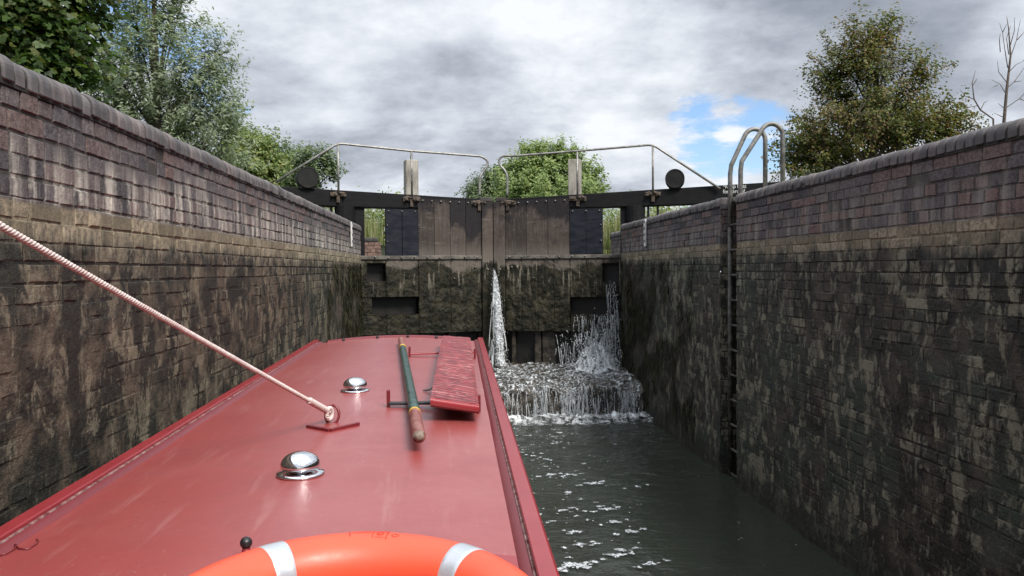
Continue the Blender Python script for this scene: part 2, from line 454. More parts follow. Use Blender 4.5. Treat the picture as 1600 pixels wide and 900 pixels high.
def roof_mat():
    m, t, b = newmat('red_roof_paint')
    P = geo(t)
    n1_, n2_, n3_ = noise(t, P, .9, 5, .6), noise(t, P, 4.5, 6, .65, .4), noise(t, P, 30, 5, .7)
    c = mix(t, smooth(t, n2_, .40, .68, 0, .35), RED, (.20, .028, .030))
    c = mix(t, smooth(t, n1_, .45, .68, 0, .22), c, (.36, .12, .11))
    c = mix(t, smooth(t, n3_, .56, .70, 0, .22), c, (.17, .03, .03))
    dst = noise(t, vmul(t, P, (9, .7, 1)), 2.0, 6, .7, .2)          # dried runs of water down the plates
    c = mix(t, smooth(t, dst, .54, .70, 0, .30), c, (.40, .19, .175))
    scr = noise(t, vmul(t, P, (22, 3, 1)), 5.0, 3, .7, 1.8)
    c = mix(t, math_(t, 'MULTIPLY', smooth(t, scr, .665, .69), smooth(t, scr, .72, .695)), c, (.42, .20, .18))
    v1 = N(t, 'ShaderNodeTexVoronoi', {'Vector': P, 'Scale': 5.0}).outputs['Distance']
    c = mix(t, smooth(t, v1, .030, .016, 0, .7), c, (.06, .012, .012))
    v2 = N(t, 'ShaderNodeTexVoronoi', {'Vector': N(t, 'ShaderNodeVectorMath', {0: P, 1: (3.7, 1.9, 0)}, operation='ADD').outputs[0], 'Scale': 9.0}).outputs['Distance']
    c = mix(t, smooth(t, v2, .035, .020, 0, .5), c, (.50, .33, .30))
    r_ = math_(t, 'ADD', math_(t, 'ADD', math_(t, 'MULTIPLY', math_(t, 'SUBTRACT', n2_, .5), .22), math_(t, 'MULTIPLY', math_(t, 'SUBTRACT', n3_, .5), .14)), .40)
    setin(t, b, Base_Color=c, Roughness=r_)
    b.inputs['Specular IOR Level'].default_value = .5
    b.inputs['Coat Weight'].default_value = .75
    b.inputs['Coat IOR'].default_value = 1.6
    setin(t, b, Coat_Roughness=math_(t, 'ADD', math_(t, 'MULTIPLY', math_(t, 'SUBTRACT', n2_, .5), .12), .36))
    bump(t, b, math_(t, 'ADD', math_(t, 'MULTIPLY', n2_, 1.0), math_(t, 'MULTIPLY', noise(t, P, 380, 2), .35)), .16, .004)
    return m
M_ROOF = roof_mat()
M_RAIL = paint('red_gloss_paint', (.255, .026, .032), .24)
M_REDK = paint('dark_red_paint', (.15, .016, .020), .35)
M_HULL = paint('hull_black', (.012, .012, .013), .45)
M_SIDE = paint('cabin_side_red', (.22, .022, .028), .3)
M_SEAM = simple('dirty_seam', (.10, .022, .022), (.30, .20, .19), .9, 30, .7, .006)
def plank_mat():
    m, t, b = newmat('plank_ribbed_red')
    P = geo(t)
    wv_ = N(t, 'ShaderNodeTexWave', {'Vector': vmul(t, P, (.25, 1, .25)), 'Scale': 5.4, 'Distortion': 5.5, 'Detail': 4.0, 'Detail Scale': 2.6, 'Detail Roughness': .65}, wave_type='BANDS', bands_direction='Y').outputs['Fac']
    gr = noise(t, vmul(t, P, (10, 60, 10)), 1.3, 4, .65)
    n = noise(t, P, 7, 5, .65)
    c = mix(t, smooth(t, wv_, .25, .8), (.115, .013, .016), (.27, .032, .037))
    crest = math_(t, 'ADD', wv_, math_(t, 'ADD', math_(t, 'MULTIPLY', math_(t, 'SUBTRACT', gr, .5), .9), math_(t, 'MULTIPLY', math_(t, 'SUBTRACT', n, .5), .9)))
    c = mix(t, smooth(t, crest, .88, 1.08, 0, .55), c, (.44, .19, .18))
    setin(t, b, Base_Color=c, Roughness=.34)
    bump(t, b, math_(t, 'ADD', wv_, math_(t, 'MULTIPLY', gr, .5)), .9, .008)
    return m
M_PLANK = plank_mat()
M_ORANGE = None
def chrome():
    m, t, b = newmat('chrome')
    setin(t, b, Base_Color=(.78, .79, .80), Metallic=1.0, Roughness=.06)
    return m
M_CHROME = chrome()
def plastic(name, c, rough):
    m, t, b = newmat(name)
    P = geo(t); n = noise(t, P, 6, 4, .6)
    n2 = noise(t, vmul(t, P, (1, 1, 3)), 40, 5, .7)
    cc = mix(t, smooth(t, n, .4, .7, 0, .25), c, tuple(k * .68 for k in c))
    cc = mix(t, smooth(t, n2, .60, .74, 0, .4), cc, (.42, .10, .06))
    setin(t, b, Base_Color=cc, Roughness=math_(t, 'ADD', math_(t, 'MULTIPLY', math_(t, 'SUBTRACT', n2, .5), .3), rough))
    b.inputs['Subsurface Weight'].default_value = .08
    b.inputs['Subsurface Radius'].default_value = (.02, .006, .003)
    bump(t, b, noise(t, P, 260, 2), .06, .002)
    return m
M_ORANGE = plastic('orange_polyethylene', (.74, .092, .042), .44)
M_MOULD = plastic('moulded_orange', (.50, .045, .022), .5)
def tape():
    m, t, b = newmat('reflective_tape')
    P = geo(t)
    ch = N(t, 'ShaderNodeTexChecker', {'Vector': P, 'Scale': 150.0}).outputs[1]
    n = noise(t, vmul(t, P, (1, 3, 1)), 14, 4)
    c = mix(t, math_(t, 'MULTIPLY', ch, .18), (.50, .54, .58), (.36, .40, .45))
    setin(t, b, Base_Color=mix(t, smooth(t, n, .5, .7, 0, .5), c, (.66, .69, .72)), Roughness=.33, Metallic=.45)
    return m
M_TAPE = tape()
M_GREEN = simple('green_pole_paint', (.008, .030, .024), (.045, .095, .080), .32, 38, .25, .002)
M_POLER = simple('worn_red_pole', (.16, .030, .028), (.30, .14, .11), .45, 26, .3, .002)
M_YELLOW = simple('yellow_ring', (.55, .32, .03), (.70, .45, .06), .45, 20, .1, .002)
M_WOOD = simple('bare_pole_end', (.10, .075, .06), (.26, .21, .17), .8, 18, .4, .003)
def rope_mat(name, c1, c2, c3):
    m, t, b = newmat(name)
    P = geo(t)
    n = noise(t, P, 190, 3, .7); n2 = noise(t, P, 9, 4)
    col = mix(t, smooth(t, n, .35, .65), c1, c2)
    col = mix(t, smooth(t, n2, .5, .7, 0, .55), col, c3)
    setin(t, b, Base_Color=col, Roughness=.85)
    bump(t, b, n, .5, .002)
    return m
M_ROPE = rope_mat('rope_pinkish', (.50, .41, .39), (.68, .60, .57), (.46, .33, .31))
M_ROPER = rope_mat('rope_red_fleck', (.48, .37, .35), (.65, .55, .52), (.43, .31, .29))

def water_mat(name, deep):
    m, t, b = newmat(name)
    P = geo(t)
    s = N(t, 'ShaderNodeSeparateXYZ', {0: P})
    tur = smooth(t, s.outputs[1], 6.5, 11.0, .35, 1.3)
    w1 = noise(t, vmul(t, P, (1.0, 1.5, 1)), 3.2, 4, .55, .6)
    w2 = noise(t, vmul(t, P, (1.0, 1.8, 1)), 11, 4, .6, .4)
    h = math_(t, 'MULTIPLY', math_(t, 'ADD', w1, math_(t, 'MULTIPLY', w2, .4)), tur)
    n = noise(t, P, .7, 3)
    setin(t, b, Base_Color=mix(t, n, deep, tuple(k * 1.6 for k in deep)), Roughness=.09, IOR=1.33)
    bump(t, b, h, .6, .07)
    return m
M_WATER = water_mat('lock_water', (.022, .026, .020))
M_POUND = water_mat('pound_water', (.02, .026, .016))
def foam_mat(name, lo, hi, c=(.86, .89, .90), scale=14):
    m, t, b = newmat(name)
    P = geo(t)
    n = noise(t, P, scale, 6, .68, .6)
    tr = N(t, 'ShaderNodeBsdfTransparent')
    mx = N(t, 'ShaderNodeMixShader', {0: smooth(t, n, lo, hi)})
    t.links.new(tr.outputs[0], mx.inputs[1]); t.links.new(b.outputs[0], mx.inputs[2])
    out = t.nodes['Material Output']
    t.links.new(mx.outputs[0], out.inputs[0])
    setin(t, b, Base_Color=c, Roughness=.45)
    bump(t, b, n, .6, .03)
    return m
M_FOAM = foam_mat('churned_foam', .46, .60)
def spray_mat():
    m, t, b = newmat('falling_water')
    setin(t, b, Base_Color=(.82, .86, .88), Roughness=.22, IOR=1.33)
    b.inputs['Transmission Weight'].default_value = .38
    return m
M_SPRAY = spray_mat()
def fleck_mat():
    m, t, b = newmat('foam_glint_fleck')
    n = noise(t, geo(t), 60, 4, .6)
    setin(t, b, Base_Color=mix(t, n, (.50, .54, .57), (.80, .84, .87)), Roughness=.5)
    return m
M_FLECK = foam_mat('foam_glint_fleck', .40, .56, (.70, .75, .78), 42)  # pale fleck colour for foam and for painted-in sky glints
M_CILL = simple('wet_cill_stone', (.010, .010, .008), (.060, .048, .034), .4, 7, .9, .03)

def leaf_mat(name, cs, trans=.36, rough=.5):
    m, t, b = newmat(name)
    at = N(t, 'ShaderNodeVertexColor', layer_name='tone')
    sc = N(t, 'ShaderNodeSeparateColor', {0: at.outputs[0]})
    col = ramp(t, sc.outputs[0], [(i / (len(cs) - 1), c) for i, c in enumerate(cs)])
    setin(t, b, Base_Color=col, Roughness=rough)
    b.inputs['Specular IOR Level'].default_value = .3
    tl = N(t, 'ShaderNodeBsdfTranslucent')
    t.links.new(mix(t, 1.0, col, (1.2, 1.3, .7), 'MULTIPLY'), tl.inputs[0])
    mx = N(t, 'ShaderNodeMixShader', {0: trans})
    t.links.new(b.outputs[0], mx.inputs[1]); t.links.new(tl.outputs[0], mx.inputs[2])
    t.links.new(mx.outputs[0], t.nodes['Material Output'].inputs[0])
    return m
M_MAPLE = leaf_mat('maple_leaf', [(.022, .050, .012), (.045, .085, .018), (.075, .120, .026), (.13, .14, .034)])
M_WILLOW = leaf_mat('willow_leaf', [(.10, .14, .078), (.16, .205, .122), (.22, .265, .175), (.30, .34, .25)])
M_SCRUB = leaf_mat('scrub_leaf', [(.10, .15, .05), (.16, .215, .07), (.225, .27, .09), (.29, .30, .12)])
M_DEEP = leaf_mat('alder_leaf', [(.07, .105, .055), (.11, .155, .078), (.15, .20, .095), (.19, .23, .115)])
M_BRIGHT = leaf_mat('bright_willow_leaf', [(.12, .18, .065), (.18, .25, .09), (.24, .31, .11), (.30, .35, .14)])
M_HAW = leaf_mat('hawthorn_leaf', [(.045, .066, .022), (.085, .112, .030), (.135, .150, .042), (.17, .135, .048), (.17, .095, .046)])
M_WEED = leaf_mat('hanging_weed', [(.010, .012, .006), (.025, .026, .012), (.050, .046, .022), (.10, .088, .048)], .15, .6)
M_REED = leaf_mat('reed_blade', [(.07, .11, .03), (.12, .16, .05), (.20, .20, .09), (.36, .33, .20)])
M_BARK = simple('bark', (.045, .036, .028), (.11, .09, .072), .9, 12, .6, .02, stretch=(2, 2, .5))
M_TWIG = simple('bare_twig', (.055, .04, .034), (.13, .10, .085), .9, 12, .3, .01)

# ------------------------------------------------------------------ the setting: ground, canal
g = MB()
for x0, x1, y0, y1 in ((-900, XL - .22, -60, 14.1), (XR + .22, 900, -60, 14.1), (-900, XL - .5, 14.1, 900), (5.5, 900, 14.1, 900)):
    nx = 24
    xs = np.linspace(0, 1, nx) ** 2.2
    xs = (x1 + (x0 - x1) * xs) if x1 < 0.5 else (x0 + (x1 - x0) * xs)
    ys = np.concatenate([np.linspace(y0, min(y1, 60), 30), np.linspace(60, 900, 12)[1:]]) if y1 > 60 else np.linspace(y0, y1, 30)
    g.grid([[(x, y, ZT - .03 + .05 * fbm(x * .3, y * .3)) for x in xs] for y in ys])
tag(g.build('ground', M_GROUND, smoothed=True), kind='structure')
wm = MB()
xs = np.linspace(XL - .25, XR + .45, 90); ys = np.concatenate([np.linspace(-9, 4, 30)[:-1], np.linspace(4, 11.75, 150)])
wm.grid([[(x, y, (.006 + .016 * min(1, max(0, (y - 7) / 4))) * (fbm(x * 2.2, y * 3.0, 1.0) + .5 * fbm(x * 6, y * 7, 2.0))) for x in xs] for y in ys])
tag(wm.build('lock_water', M_WATER, smoothed=True), kind='structure')
wm = MB()
wm.grid([[(x, y, 2.40) for x in np.linspace(-2.2, 9, 20)] for y in (13.95, 20, 40, 80, 140)])
tag(wm.build('canal_water', M_POUND, smoothed=True), kind='structure')

# ------------------------------------------------------------------ brick lock walls
def brick_face(mb, X, nx, y0, y1, z0, z1, seed, gauge=.0755, F=None):
    """bricks laid in the plane x = X facing nx (+1/-1), every brick a small bevelled block"""
    r = random.Random(seed)
    F = F or (lambda u, d, z: (X + nx * d, u, z))
    rows = int((z1 - z0) / gauge)
    for k in range(rows):
        zt = z1 - k * gauge; zb = zt - gauge + .0085
        kind = r.random()
        u = y0 - r.random() * .2
        wobble = r.random() * 9
        while u < y1:
            L = (.226 if r.random() < (.75 if kind < .42 else .12) else .113) * r.uniform(.94, 1.07)
            a, b = max(u, y0), min(u + L - .009, y1)
            u += L
            if b - a < .025: continue
            d = r.gauss(.0, .0018)
            if r.random() < .03: d -= .007
            za = zb + .006 * fbm(a * .5, k * .9, wobble); zc = zt + .006 * fbm(a * .5, k * .9 + .5, wobble)
            j = lambda: r.uniform(-.0028, .0028)
            e = r.uniform(.002, .0055)
            o4 = [(a, za), (b, za), (b, zc), (a, zc)]
            i4 = [(a + e, za + e), (b - e, za + e), (b - e, zc - e), (a + e, zc - e)]
            vs = [F(p + j(), -.022, q + j()) for p, q in o4] + [F(p, -.006, q) for p, q in o4] + [F(p + j(), d + j() * .6, q + j()) for p, q in i4]
            fs = []
            for A, B in ((0, 4), (4, 8)):
                for i in range(4):
                    q = (A + i, A + (i + 1) % 4, B + (i + 1) % 4, B + i)
                    fs.append(q)
            fs.append((8, 9, 10, 11))
            mb.add(vs, fs, (r.random(), r.random(), 0, 1))

def mortar_sheet(mb, F, y0, y1, z0, z1, d=-.0048):
    mb.add([F(y0, d, z0), F(y1, d, z0), F(y1, d, z1), F(y0, d, z1)], [(0, 1, 2, 3)], (.5, .5, 1, 1))

def coping_run(mb, F, y0, y1, seed, wide=.235, h=.098):
    """bull-nosed bricks on edge; F(u along, d proud of the face, z)"""
    r = random.Random(seed)
    u = y0
    while u < y1 - .02:
        L = r.uniform(.066, .074)
        b = min(u + L, y1)
        dz, dd = r.gauss(0, .0025), r.gauss(.014, .004)
        tilt = r.gauss(0, .0025)
        rad = .058
        prof = [(-wide, 0), (-wide, h)]
        for q in range(7):
            th = math.pi / 2 - q / 6 * math.pi / 2
            prof.append((-rad + rad * math.cos(th), h - rad + rad * math.sin(th)))
        prof += [(0, .004), (-.005, 0)]
        n = len(prof); vs = []
        e = .008
        for uu, sh in ((u, 1), (u + e, 0), (b - e, 0), (b, 1)):
            for pd, pz in prof:
                cx_, cz_ = -wide / 2, h / 2
                k = 1 - .13 * sh
                vs.append(F(uu, cx_ + (pd - cx_) * (1 - .06 * sh) + dd + tilt * (uu - u) * 10, ZT - h + cz_ + (pz - cz_) * k + dz))
        fs = []
        for s_ in range(3):
            for i in range(n):
                fs.append((s_ * n + i, s_ * n + (i + 1) % n, (s_ + 1) * n + (i + 1) % n, (s_ + 1) * n + i))
        fs.append(tuple(range(n))); fs.append(tuple(3 * n + i for i in reversed(range(n))))
        mb.add(vs, fs, (r.random(), r.random(), 0, 1))
        u = b + r.uniform(.009, .015)

ZB = ZT - .098 - .012
FLT = lambda u, d, z: (XL + d, u, z)
FRT = lambda u, d, z: (XR - d, u, z)
wl = empty('lock_wall', (XL - .4, 2, 0), 'long brick lock wall beside the red boat roof, rope crossing in front of it', 'lock wall', 'brick walls of the lock')
mb = MB()
brick_face(mb, XL, 1, -7.5, YQ, -.35, ZB, 11)
brick_face(mb, 0, 0, XL - .45, XL - .004, .3, ZB, 12, F=lambda u, d, z: (u, YQ + d, z))     # return face at the quoin
brick_face(mb, 0, 0, YQ, 16.2, .3, ZB, 13, F=lambda u, d, z: (XL - .45 + d, u, z))          # gate recess
mortar_sheet(mb, FLT, -7.5, YQ, -.4, ZT - .095)
mortar_sheet(mb, lambda u, d, z: (u, YQ + d, z), XL - .5, XL - .012, -.4, ZT - .095)
mortar_sheet(mb, lambda u, d, z: (XL - .45 + d, u, z), YQ - .02, 16.2, 0, ZT - .095)
mb.build('brickwork', M_LEFT, wl, colour=True)
mb = MB()
coping_run(mb, FLT, -7.5, YQ, 21)
coping_run(mb, lambda u, d, z: (XL - .45 + d, u, z), YQ + .01, 16.2, 22)
mb.build('coping', M_COPING, wl, colour=True)
mb = MB()
def bed(F, y0, y1, root):
    prof = [(-.23, -.110), (-.23, -.012)]
    for q in range(7):
        th = math.pi / 2 - q / 6 * math.pi / 2
        prof.append((-.064 + .064 * math.cos(th), -.012 - .058 + .058 * math.sin(th)))
    prof = [(a, b) for a, b in prof] + [(-.001, -.110)]
    mb = MB()
    mb.grid([[F(y, a + .006, ZT + b) for a, b in prof + prof[:1]] for y in (y0, y1)])
    mb.add([F(y0, a + .006, ZT + b) for a, b in prof], [tuple(range(len(prof)))]); mb.add([F(y1, a + .006, ZT + b) for a, b in prof], [tuple(range(len(prof)))])
    mb.build('mortar_bed', M_JOINT, root)
bed(FLT, -7.5, YQ - .01, wl)
bed(lambda u, d, z: (XL - .45 + d, u, z), YQ + .01, 16.2, wl)

def slime_coat(F, y0, y1, seed, cover):
    mb = MB()
    ny, nz = int((y1 - y0) / .024), int((ZW - .1 + .35) / .024)
    P = []
    for i in range(nz + 1):
        z = -.35 + (ZW - .10 + .35) * i / nz
        row = []
        for j in range(ny + 1):
            y = y0 + (y1 - y0) * j / ny
            a = fbm(y * 1.5, z * 2.4, seed, 3) * .55 + fbm(y * 8, z * 9, seed + 4, 3) * .5
            f = min(1, (ZW - .10 - z) / .35)
            d = -.0085 + (.0068 * (a + cover + .25 * max(0, (y - 9) / 4))) * f + .006 * max(0, 1 - z / .5) * f + .0022 * fbm(y * 30, z * 30, seed)
            row.append(F(y, min(d, .012 + .004 * fbm(y * 22, z * 22, seed + 9)), z))
        P.append(row)
    mb.grid(P, (.5, .5, 0, 1))
    return mb
slime_coat(FLT, 1.2, YQ - .01, 2.0, 1.05).build('slime_coat', M_LEFT, wl, smoothed=True, colour=True)
LY0, LY1 = 7.72, 8.20          # ladder recess
wr = empty('lock_wall', (XR + .4, 2, 0), 'dark brick lock wall with a ladder recess and open water at its foot', 'lock wall', 'brick walls of the lock')
mb = MB()
brick_face(mb, XR, -1, -7.5, LY0, -.35, ZB, 31)
brick_face(mb, XR, -1, LY1, YQ, -.35, ZB, 32)
brick_face(mb, 0, 0, XR + .004, XR + .33, -.35, ZB + .05, 33, F=lambda u, d, z: (u, LY1 - d, z))       # far cheek of the recess
brick_face(mb, 0, 0, XR + .004, XR + .33, -.35, ZB, 34, F=lambda u, d, z: (u, LY0 + d, z))
brick_face(mb, 0, 0, LY0, LY1, -.35, ZB, 35, F=lambda u, d, z: (XR + .33 - d, u, z))
brick_face(mb, 0, 0, XR + .004, XR + .45, .3, ZB, 36, F=lambda u, d, z: (u, YQ + d, z))
brick_face(mb, 0, 0, YQ, 16.2, .3, ZB, 37, F=lambda u, d, z: (XR + .45 - d, u, z))
mortar_sheet(mb, FRT, -7.5, LY0 - .012, -.4, ZT - .095)
mortar_sheet(mb, FRT, LY1 + .012, YQ, -.4, ZT - .095)
mortar_sheet(mb, lambda u, d, z: (u, LY1 - d, z), XR + .012, XR + .35, -.4, ZT - .095)
mortar_sheet(mb, lambda u, d, z: (u, LY0 + d, z), XR + .012, XR + .35, -.4, ZT - .095)
mortar_sheet(mb, lambda u, d, z: (XR + .33 - d, u, z), LY0, LY1, -.4, ZT - .095)
mortar_sheet(mb, lambda u, d, z: (u, YQ + d, z), XR + .012, XR + .5, -.4, ZT - .095)
mortar_sheet(mb, lambda u, d, z: (XR + .45 - d, u, z), YQ - .02, 16.2, 0, ZT - .095)
mb.build('brickwork', M_RIGHT, wr, colour=True)
slime_coat(FRT, 1.5, LY0 - .02, 5.0, .80).build('slime_coat', M_RIGHT, wr, smoothed=True, colour=True)
slime_coat(FRT, LY1 + .02, YQ - .01, 7.0, .95).build('slime_coat', M_RIGHT, wr, smoothed=True, colour=True)
mb = MB()
coping_run(mb, FRT, -7.5, LY0 - .02, 41)
coping_run(mb, FRT, LY1 + .02, YQ, 42)
coping_run(mb, lambda u, d, z: (XR + .45 - d, u, z), YQ + .01, 16.2, 43)
mb.build('coping', M_COPING, wr, colour=True)
mb = MB()
bed(FRT, -7.5, LY0 - .03, wr); bed(FRT, LY1 + .03, YQ - .01, wr); bed(lambda u, d, z: (XR + .45 - d, u, z), YQ + .01, 16.2, wr)
mb = MB()
mb.box((XR + .10, LY0 - .01, ZT - .05), (XR + .5, LY1 + .01, ZT - .008))
mb.build('recess_slab', M_POST, wr, bevel=.006)

# wing walls beyond the gate
def wing(x0, x1, label, seed, top):
    o = empty('wing_wall', (x0, 16.2, 0), label, 'wing wall', 'brick wing walls above the gates')
    d = Vector((x1 - x0, 9.0, 0)).normalized(); n = Vector((d.y, -d.x, 0)) * (1 if x0 < 0 else -1)
    F = lambda u, dd, z: tuple(Vector((x0, 16.2, z)) + d * u + n * dd)
    mb = MB()
    brick_face(mb, 0, 0, 0, 9.2, 1.9, top - .12, seed, F=F)
    mortar_sheet(mb, F, 0, 9.2, 1.9, top - .115)
    mb.build('brickwork', M_RIGHT, o, colour=True)
    mb = MB()
    coping_run(mb, lambda u, dd, z: F(u, dd, z - ZT + top), 0, 9.2, seed + 1)
    mb.box((0, -.23, top - .12), (9.2, -.01, top - .02), F)
    mb.build('coping', M_COPING, o, colour=True)
pr = empty('brick_pier', (-1.82, 17.2, 2.3), 'low broken red brick pier seen through the gap at the gate heel', 'brick pier')
mb = MB()
brick_face(mb, 0, 0, -2.02, -1.55, 2.2, 2.80, 51, F=lambda u, d, z: (u, 17.0 - d, z))
brick_face(mb, 0, 0, 17.0, 17.45, 2.2, 2.80, 52, F=lambda u, d, z: (-1.55 + d, u, z))
mb.build('brickwork', M_RUBBLE, pr)
mb = MB(); mb.box((-2.01, 17.01, 2.2), (-1.56, 17.45, 2.79)); mb.build('core', M_MORTAR, pr)
mb = MB(); mb.box((-2.0, 16.99, 2.80), (-1.60, 17.42, 2.90)); mb.build('cap', M_MORTAR, pr, bevel=.03)
wing(XR + .45, 5.4, 'far brick wing wall seen through the gap beside the ladder wall', 53, 2.90)

# ------------------------------------------------------------------ the cill under the gates
cl = MB()
CY0, CY1, CZ = 11.55, 14.2, .50
xs = np.linspace(XL, XR + .02, 90)
def edge_y(x): return CY0 + .10 * fbm(x * 1.9, 3.3) + .05 * fbm(x * 7, 1.2)
def cillz(x, y):
    e = max(0, 1 - (y - edge_y(x)) / .35)
    return CZ + .06 * fbm(x * 2.3, y * 2.3, 5) + .03 * fbm(x * 8, y * 8, 6) + .02 * max(0, (y - 12.4)) - .10 * e * e * (1 + fbm(x * 4, 2.2))
rows = [[(x, edge_y(x) + .05 * fbm(x * 3, z * 3, 3) + .035 * fbm(x * 9, z * 9, 3) - .06 * (1 - z / CZ), min(z, cillz(x, edge_y(x)) - .02)) for x in xs] for z in np.linspace(-.4, CZ - .02, 24)]
rows += [[(x, edge_y(x) + (CY1 - edge_y(x)) * f, cillz(x, edge_y(x) + (CY1 - edge_y(x)) * f)) for x in xs] for f in np.linspace(.01, 1, 60)]
cl.grid(rows)
c = tag(cl.build('lock_cill', M_CILL, smoothed=True), 'dark wet stone cill ledge under the gates with water pouring over its edge', 'cill')

# ------------------------------------------------------------------ lock gates
def gate(sgn, label):
    M0 = Vector((.722, 13.85, 0)); Hq = Vector((-1.60, 13.20, 0)) if sgn < 0 else Vector((2.955, 13.20, 0))
    d = (Hq - M0).normalized(); n = Vector((d.y, -d.x, 0))
    if n.y > 0: n = -n
    LEN = (Hq - M0).length
    root = empty('lock_gate', (Hq.x, Hq.y, .5), label, 'lock gate', 'pair of timber lock gates')
    F = lambda s, t_, z: tuple(M0 + d * s + n * t_ + Vector((0, 0, z)))
    def sz(px_, py_, off=0.0):
        p = atPlane(px_, py_, M0 + n * off, n)
        return (p - M0).dot(d), p.z
    S = lambda px_: sz(px_, 350)[0]
    if sgn < 0:
        px = dict(m0=769.5, m1=752, p1=653.5, b1=602, o1=572.5, h1=538)
    else:
        px = dict(m0=774, m1=789, p1=890, b1=942, o1=967, h1=1000)
    s_m0, s_m1, s_p1, s_b1, s_o1 = (S(px[k]) for k in ('m0', 'm1', 'p1', 'b1', 'o1'))
    zr1, zr0 = 2.445, 2.375            # the silted rail at the top-water line
    ztop = lambda s: 3.405 + .028 * s  # upper edge of the planks, rising to the heel
    # planks: six boards over the middle, with open joints
    pk = MB()
    for k in range(4 if sgn < 0 else 3):
        nB = 4 if sgn < 0 else 3
        a = s_m1 + (s_p1 - s_m1) * k / nB; b_ = s_m1 + (s_p1 - s_m1) * (k + 1) / nB
        dt = rnd.uniform(-.006, .006)
        pk.hexa([F(a + .004, -.06, zr1), F(b_ - .004, -.06, zr1), F(b_ - .004, dt, zr1), F(a + .004, dt, zr1),
                 F(a + .004, -.06, ztop(a) - .02), F(b_ - .004, -.06, ztop(b_) - .02), F(b_ - .004, dt, ztop(b_) - .02), F(a + .004, dt, ztop(a) - .02)], (rnd.random(), rnd.random(), 0, 1))
    # lower boards: lumpy with slime, cut by the sluice openings
    zlo = 1.12
    hz = (sz(px['o1'], 411)[1], sz(px['o1'], 440)[1])      # small opening
    bz = (sz(px['b1'], 464)[1], sz(px['b1'], 492)[1])      # wide opening
    s_end = LEN - .02
    joints = [s_m1 + (s_p1 - s_m1) * k / 4 for k in range(5)] + [(s_p1 + s_b1) / 2, s_b1]
    def panel(a, b_, z0, z1, t0=0.0, amp=.014):
        na, nz = max(3, int(abs(b_ - a) / .013)), max(3, int((z1 - z0) / .018))
        P = []
        for i in range(nz + 1):
            z = z0 + (z1 - z0) * i / nz
            row = []
            for j in range(na + 1):
                s = a + (b_ - a) * j / na
                am = amp * (.25 + .75 * min(1, max(0, (2.35 - z) / .7)))
                row.append(F(s, t0 + am * (fbm(s * 5, z * 5, 3 + sgn) + .7 * fbm(s * 14, z * 14, 8 + sgn)) - .012 * max(math.exp(-((s - q_) / .009) ** 2) for q_ in joints), z))
            P.append(row)
        pk.grid(P, (.4, .5, 0, 1))
        for zz, top in ((z0, 0), (z1, 1)):
            pk.add([F(a, t0, zz), F(b_, t0, zz), F(b_, t0 - .2, zz), F(a, t0 - .2, zz)], [(0, 1, 2, 3)], (.4, .5, 0, 1))
        for ss in (a, b_):
            pk.add([F(ss, t0 - .001, z0), F(ss, t0 - .001, z1), F(ss, t0 - .2, z1), F(ss, t0 - .2, z0)], [(0, 1, 2, 3)], (.4, .5, 0, 1))
    s_w = s_p1 + .0
    panel(s_m1, s_w, zlo, zr0)
    panel(s_w, s_b1, bz[0], zr0)
    panel(s_w, s_end, zlo, bz[1])
    panel(s_b1, s_end, bz[0] if sgn < 0 else bz[0], hz[1])
    panel(s_b1, s_end, hz[0], zr0)
    panel(s_o1 + .0, s_end, hz[1], hz[0], .0)
    s_wo = S(580) if sgn < 0 else S(951)
    panel(s_wo, s_end, bz[1], bz[0], -.01)
    pk.build('planking', M_GATE, root, colour=True)
    bd = MB()
    for k in range(2):
        a = s_p1 + (s_b1 - s_p1) * k / 2; b_ = s_p1 + (s_b1 - s_p1) * (k + 1) / 2
        bd.box((a + .004, -.06, zr1), (b_ - .004, .012 + .004 * k, 3.20 + .02 * s_p1), F)
    bd.build('cover_board', M_BLUE, root, bevel=.004)
    mp = MB()
    mp.box((.012, -.28, .5), (s_m1 - .003, .035, 3.385), F, (.75, .1, 0, 1))
    if sgn < 0: mp.box((-.06, -.30, .5), (.012, -.20, 3.36), F, (.2, .9, 0, 1))  # block added behind the mitre gap to keep the sky from showing
    mp.build('mitre_post', M_GATE, root, bevel=.012, colour=True)
    if sgn < 0:
        ms = MB()
        q = lambda x, y: [(M0.x + x, y, .5), (M0.x + x, y, 3.36)]
        ms.hexa([(M0.x - .03, 13.862, .5), (M0.x + .03, 13.862, .5), (M0.x + .14, 14.14, .5), (M0.x - .14, 14.14, .5), (M0.x - .03, 13.862, 3.36), (M0.x + .03, 13.862, 3.36), (M0.x + .14, 14.14, 3.36), (M0.x - .14, 14.14, 3.36)])
        ms.build('mitre_gap_filler', M_DARK, root)  # dark wedge added to stop sky light showing between the leaves
    rl = MB()
    rl.box((s_m1 + .002, -.2, zr0 + .002), (s_end, .026, zr1 - .002), F)
    rl.build('rail', M_RAILW, root, bevel=.01)
    bk = MB()
    bk.box((s_m1, -.26, .52), (s_end, -.202, 2.36), F)
    bk.build('back_board', M_DARK, root)
    if sgn > 0:
        posts = ((800, 806), (836, 846), (848, 868), (893, 900))
    else:
        posts = ((600, 612), (660, 672), (700, 712), (748, 766))
    for a, b_ in posts:
        pa, pb = sz(a, 540, -.12)[0], sz(b_, 540, -.12)[0]
        ft = MB(); ft.box((min(pa, pb), -.2, .5), (max(pa, pb), -.09, zlo + .02), F); ft.build('foot_timber', M_CILL, root, bevel=.01)
    hp = MB()
    hp.lathe([(0, .45), (.165, .45), (.165, 3.0), (.172, 3.0), (.172, 3.26), (0, 3.26)], F(LEN + .14, -.12, 0), n=16)
    hp.build('heel_post', M_BEAM, root)
    up_ = MB()
    up_.box((s_o1 + .02, -.2, zr1), (LEN + .0, -.06, 3.24), F)
    up_.build('heel_rail', M_BEAM, root, bevel=.008)
    bm = MB()
    s_e = LEN + 3.1
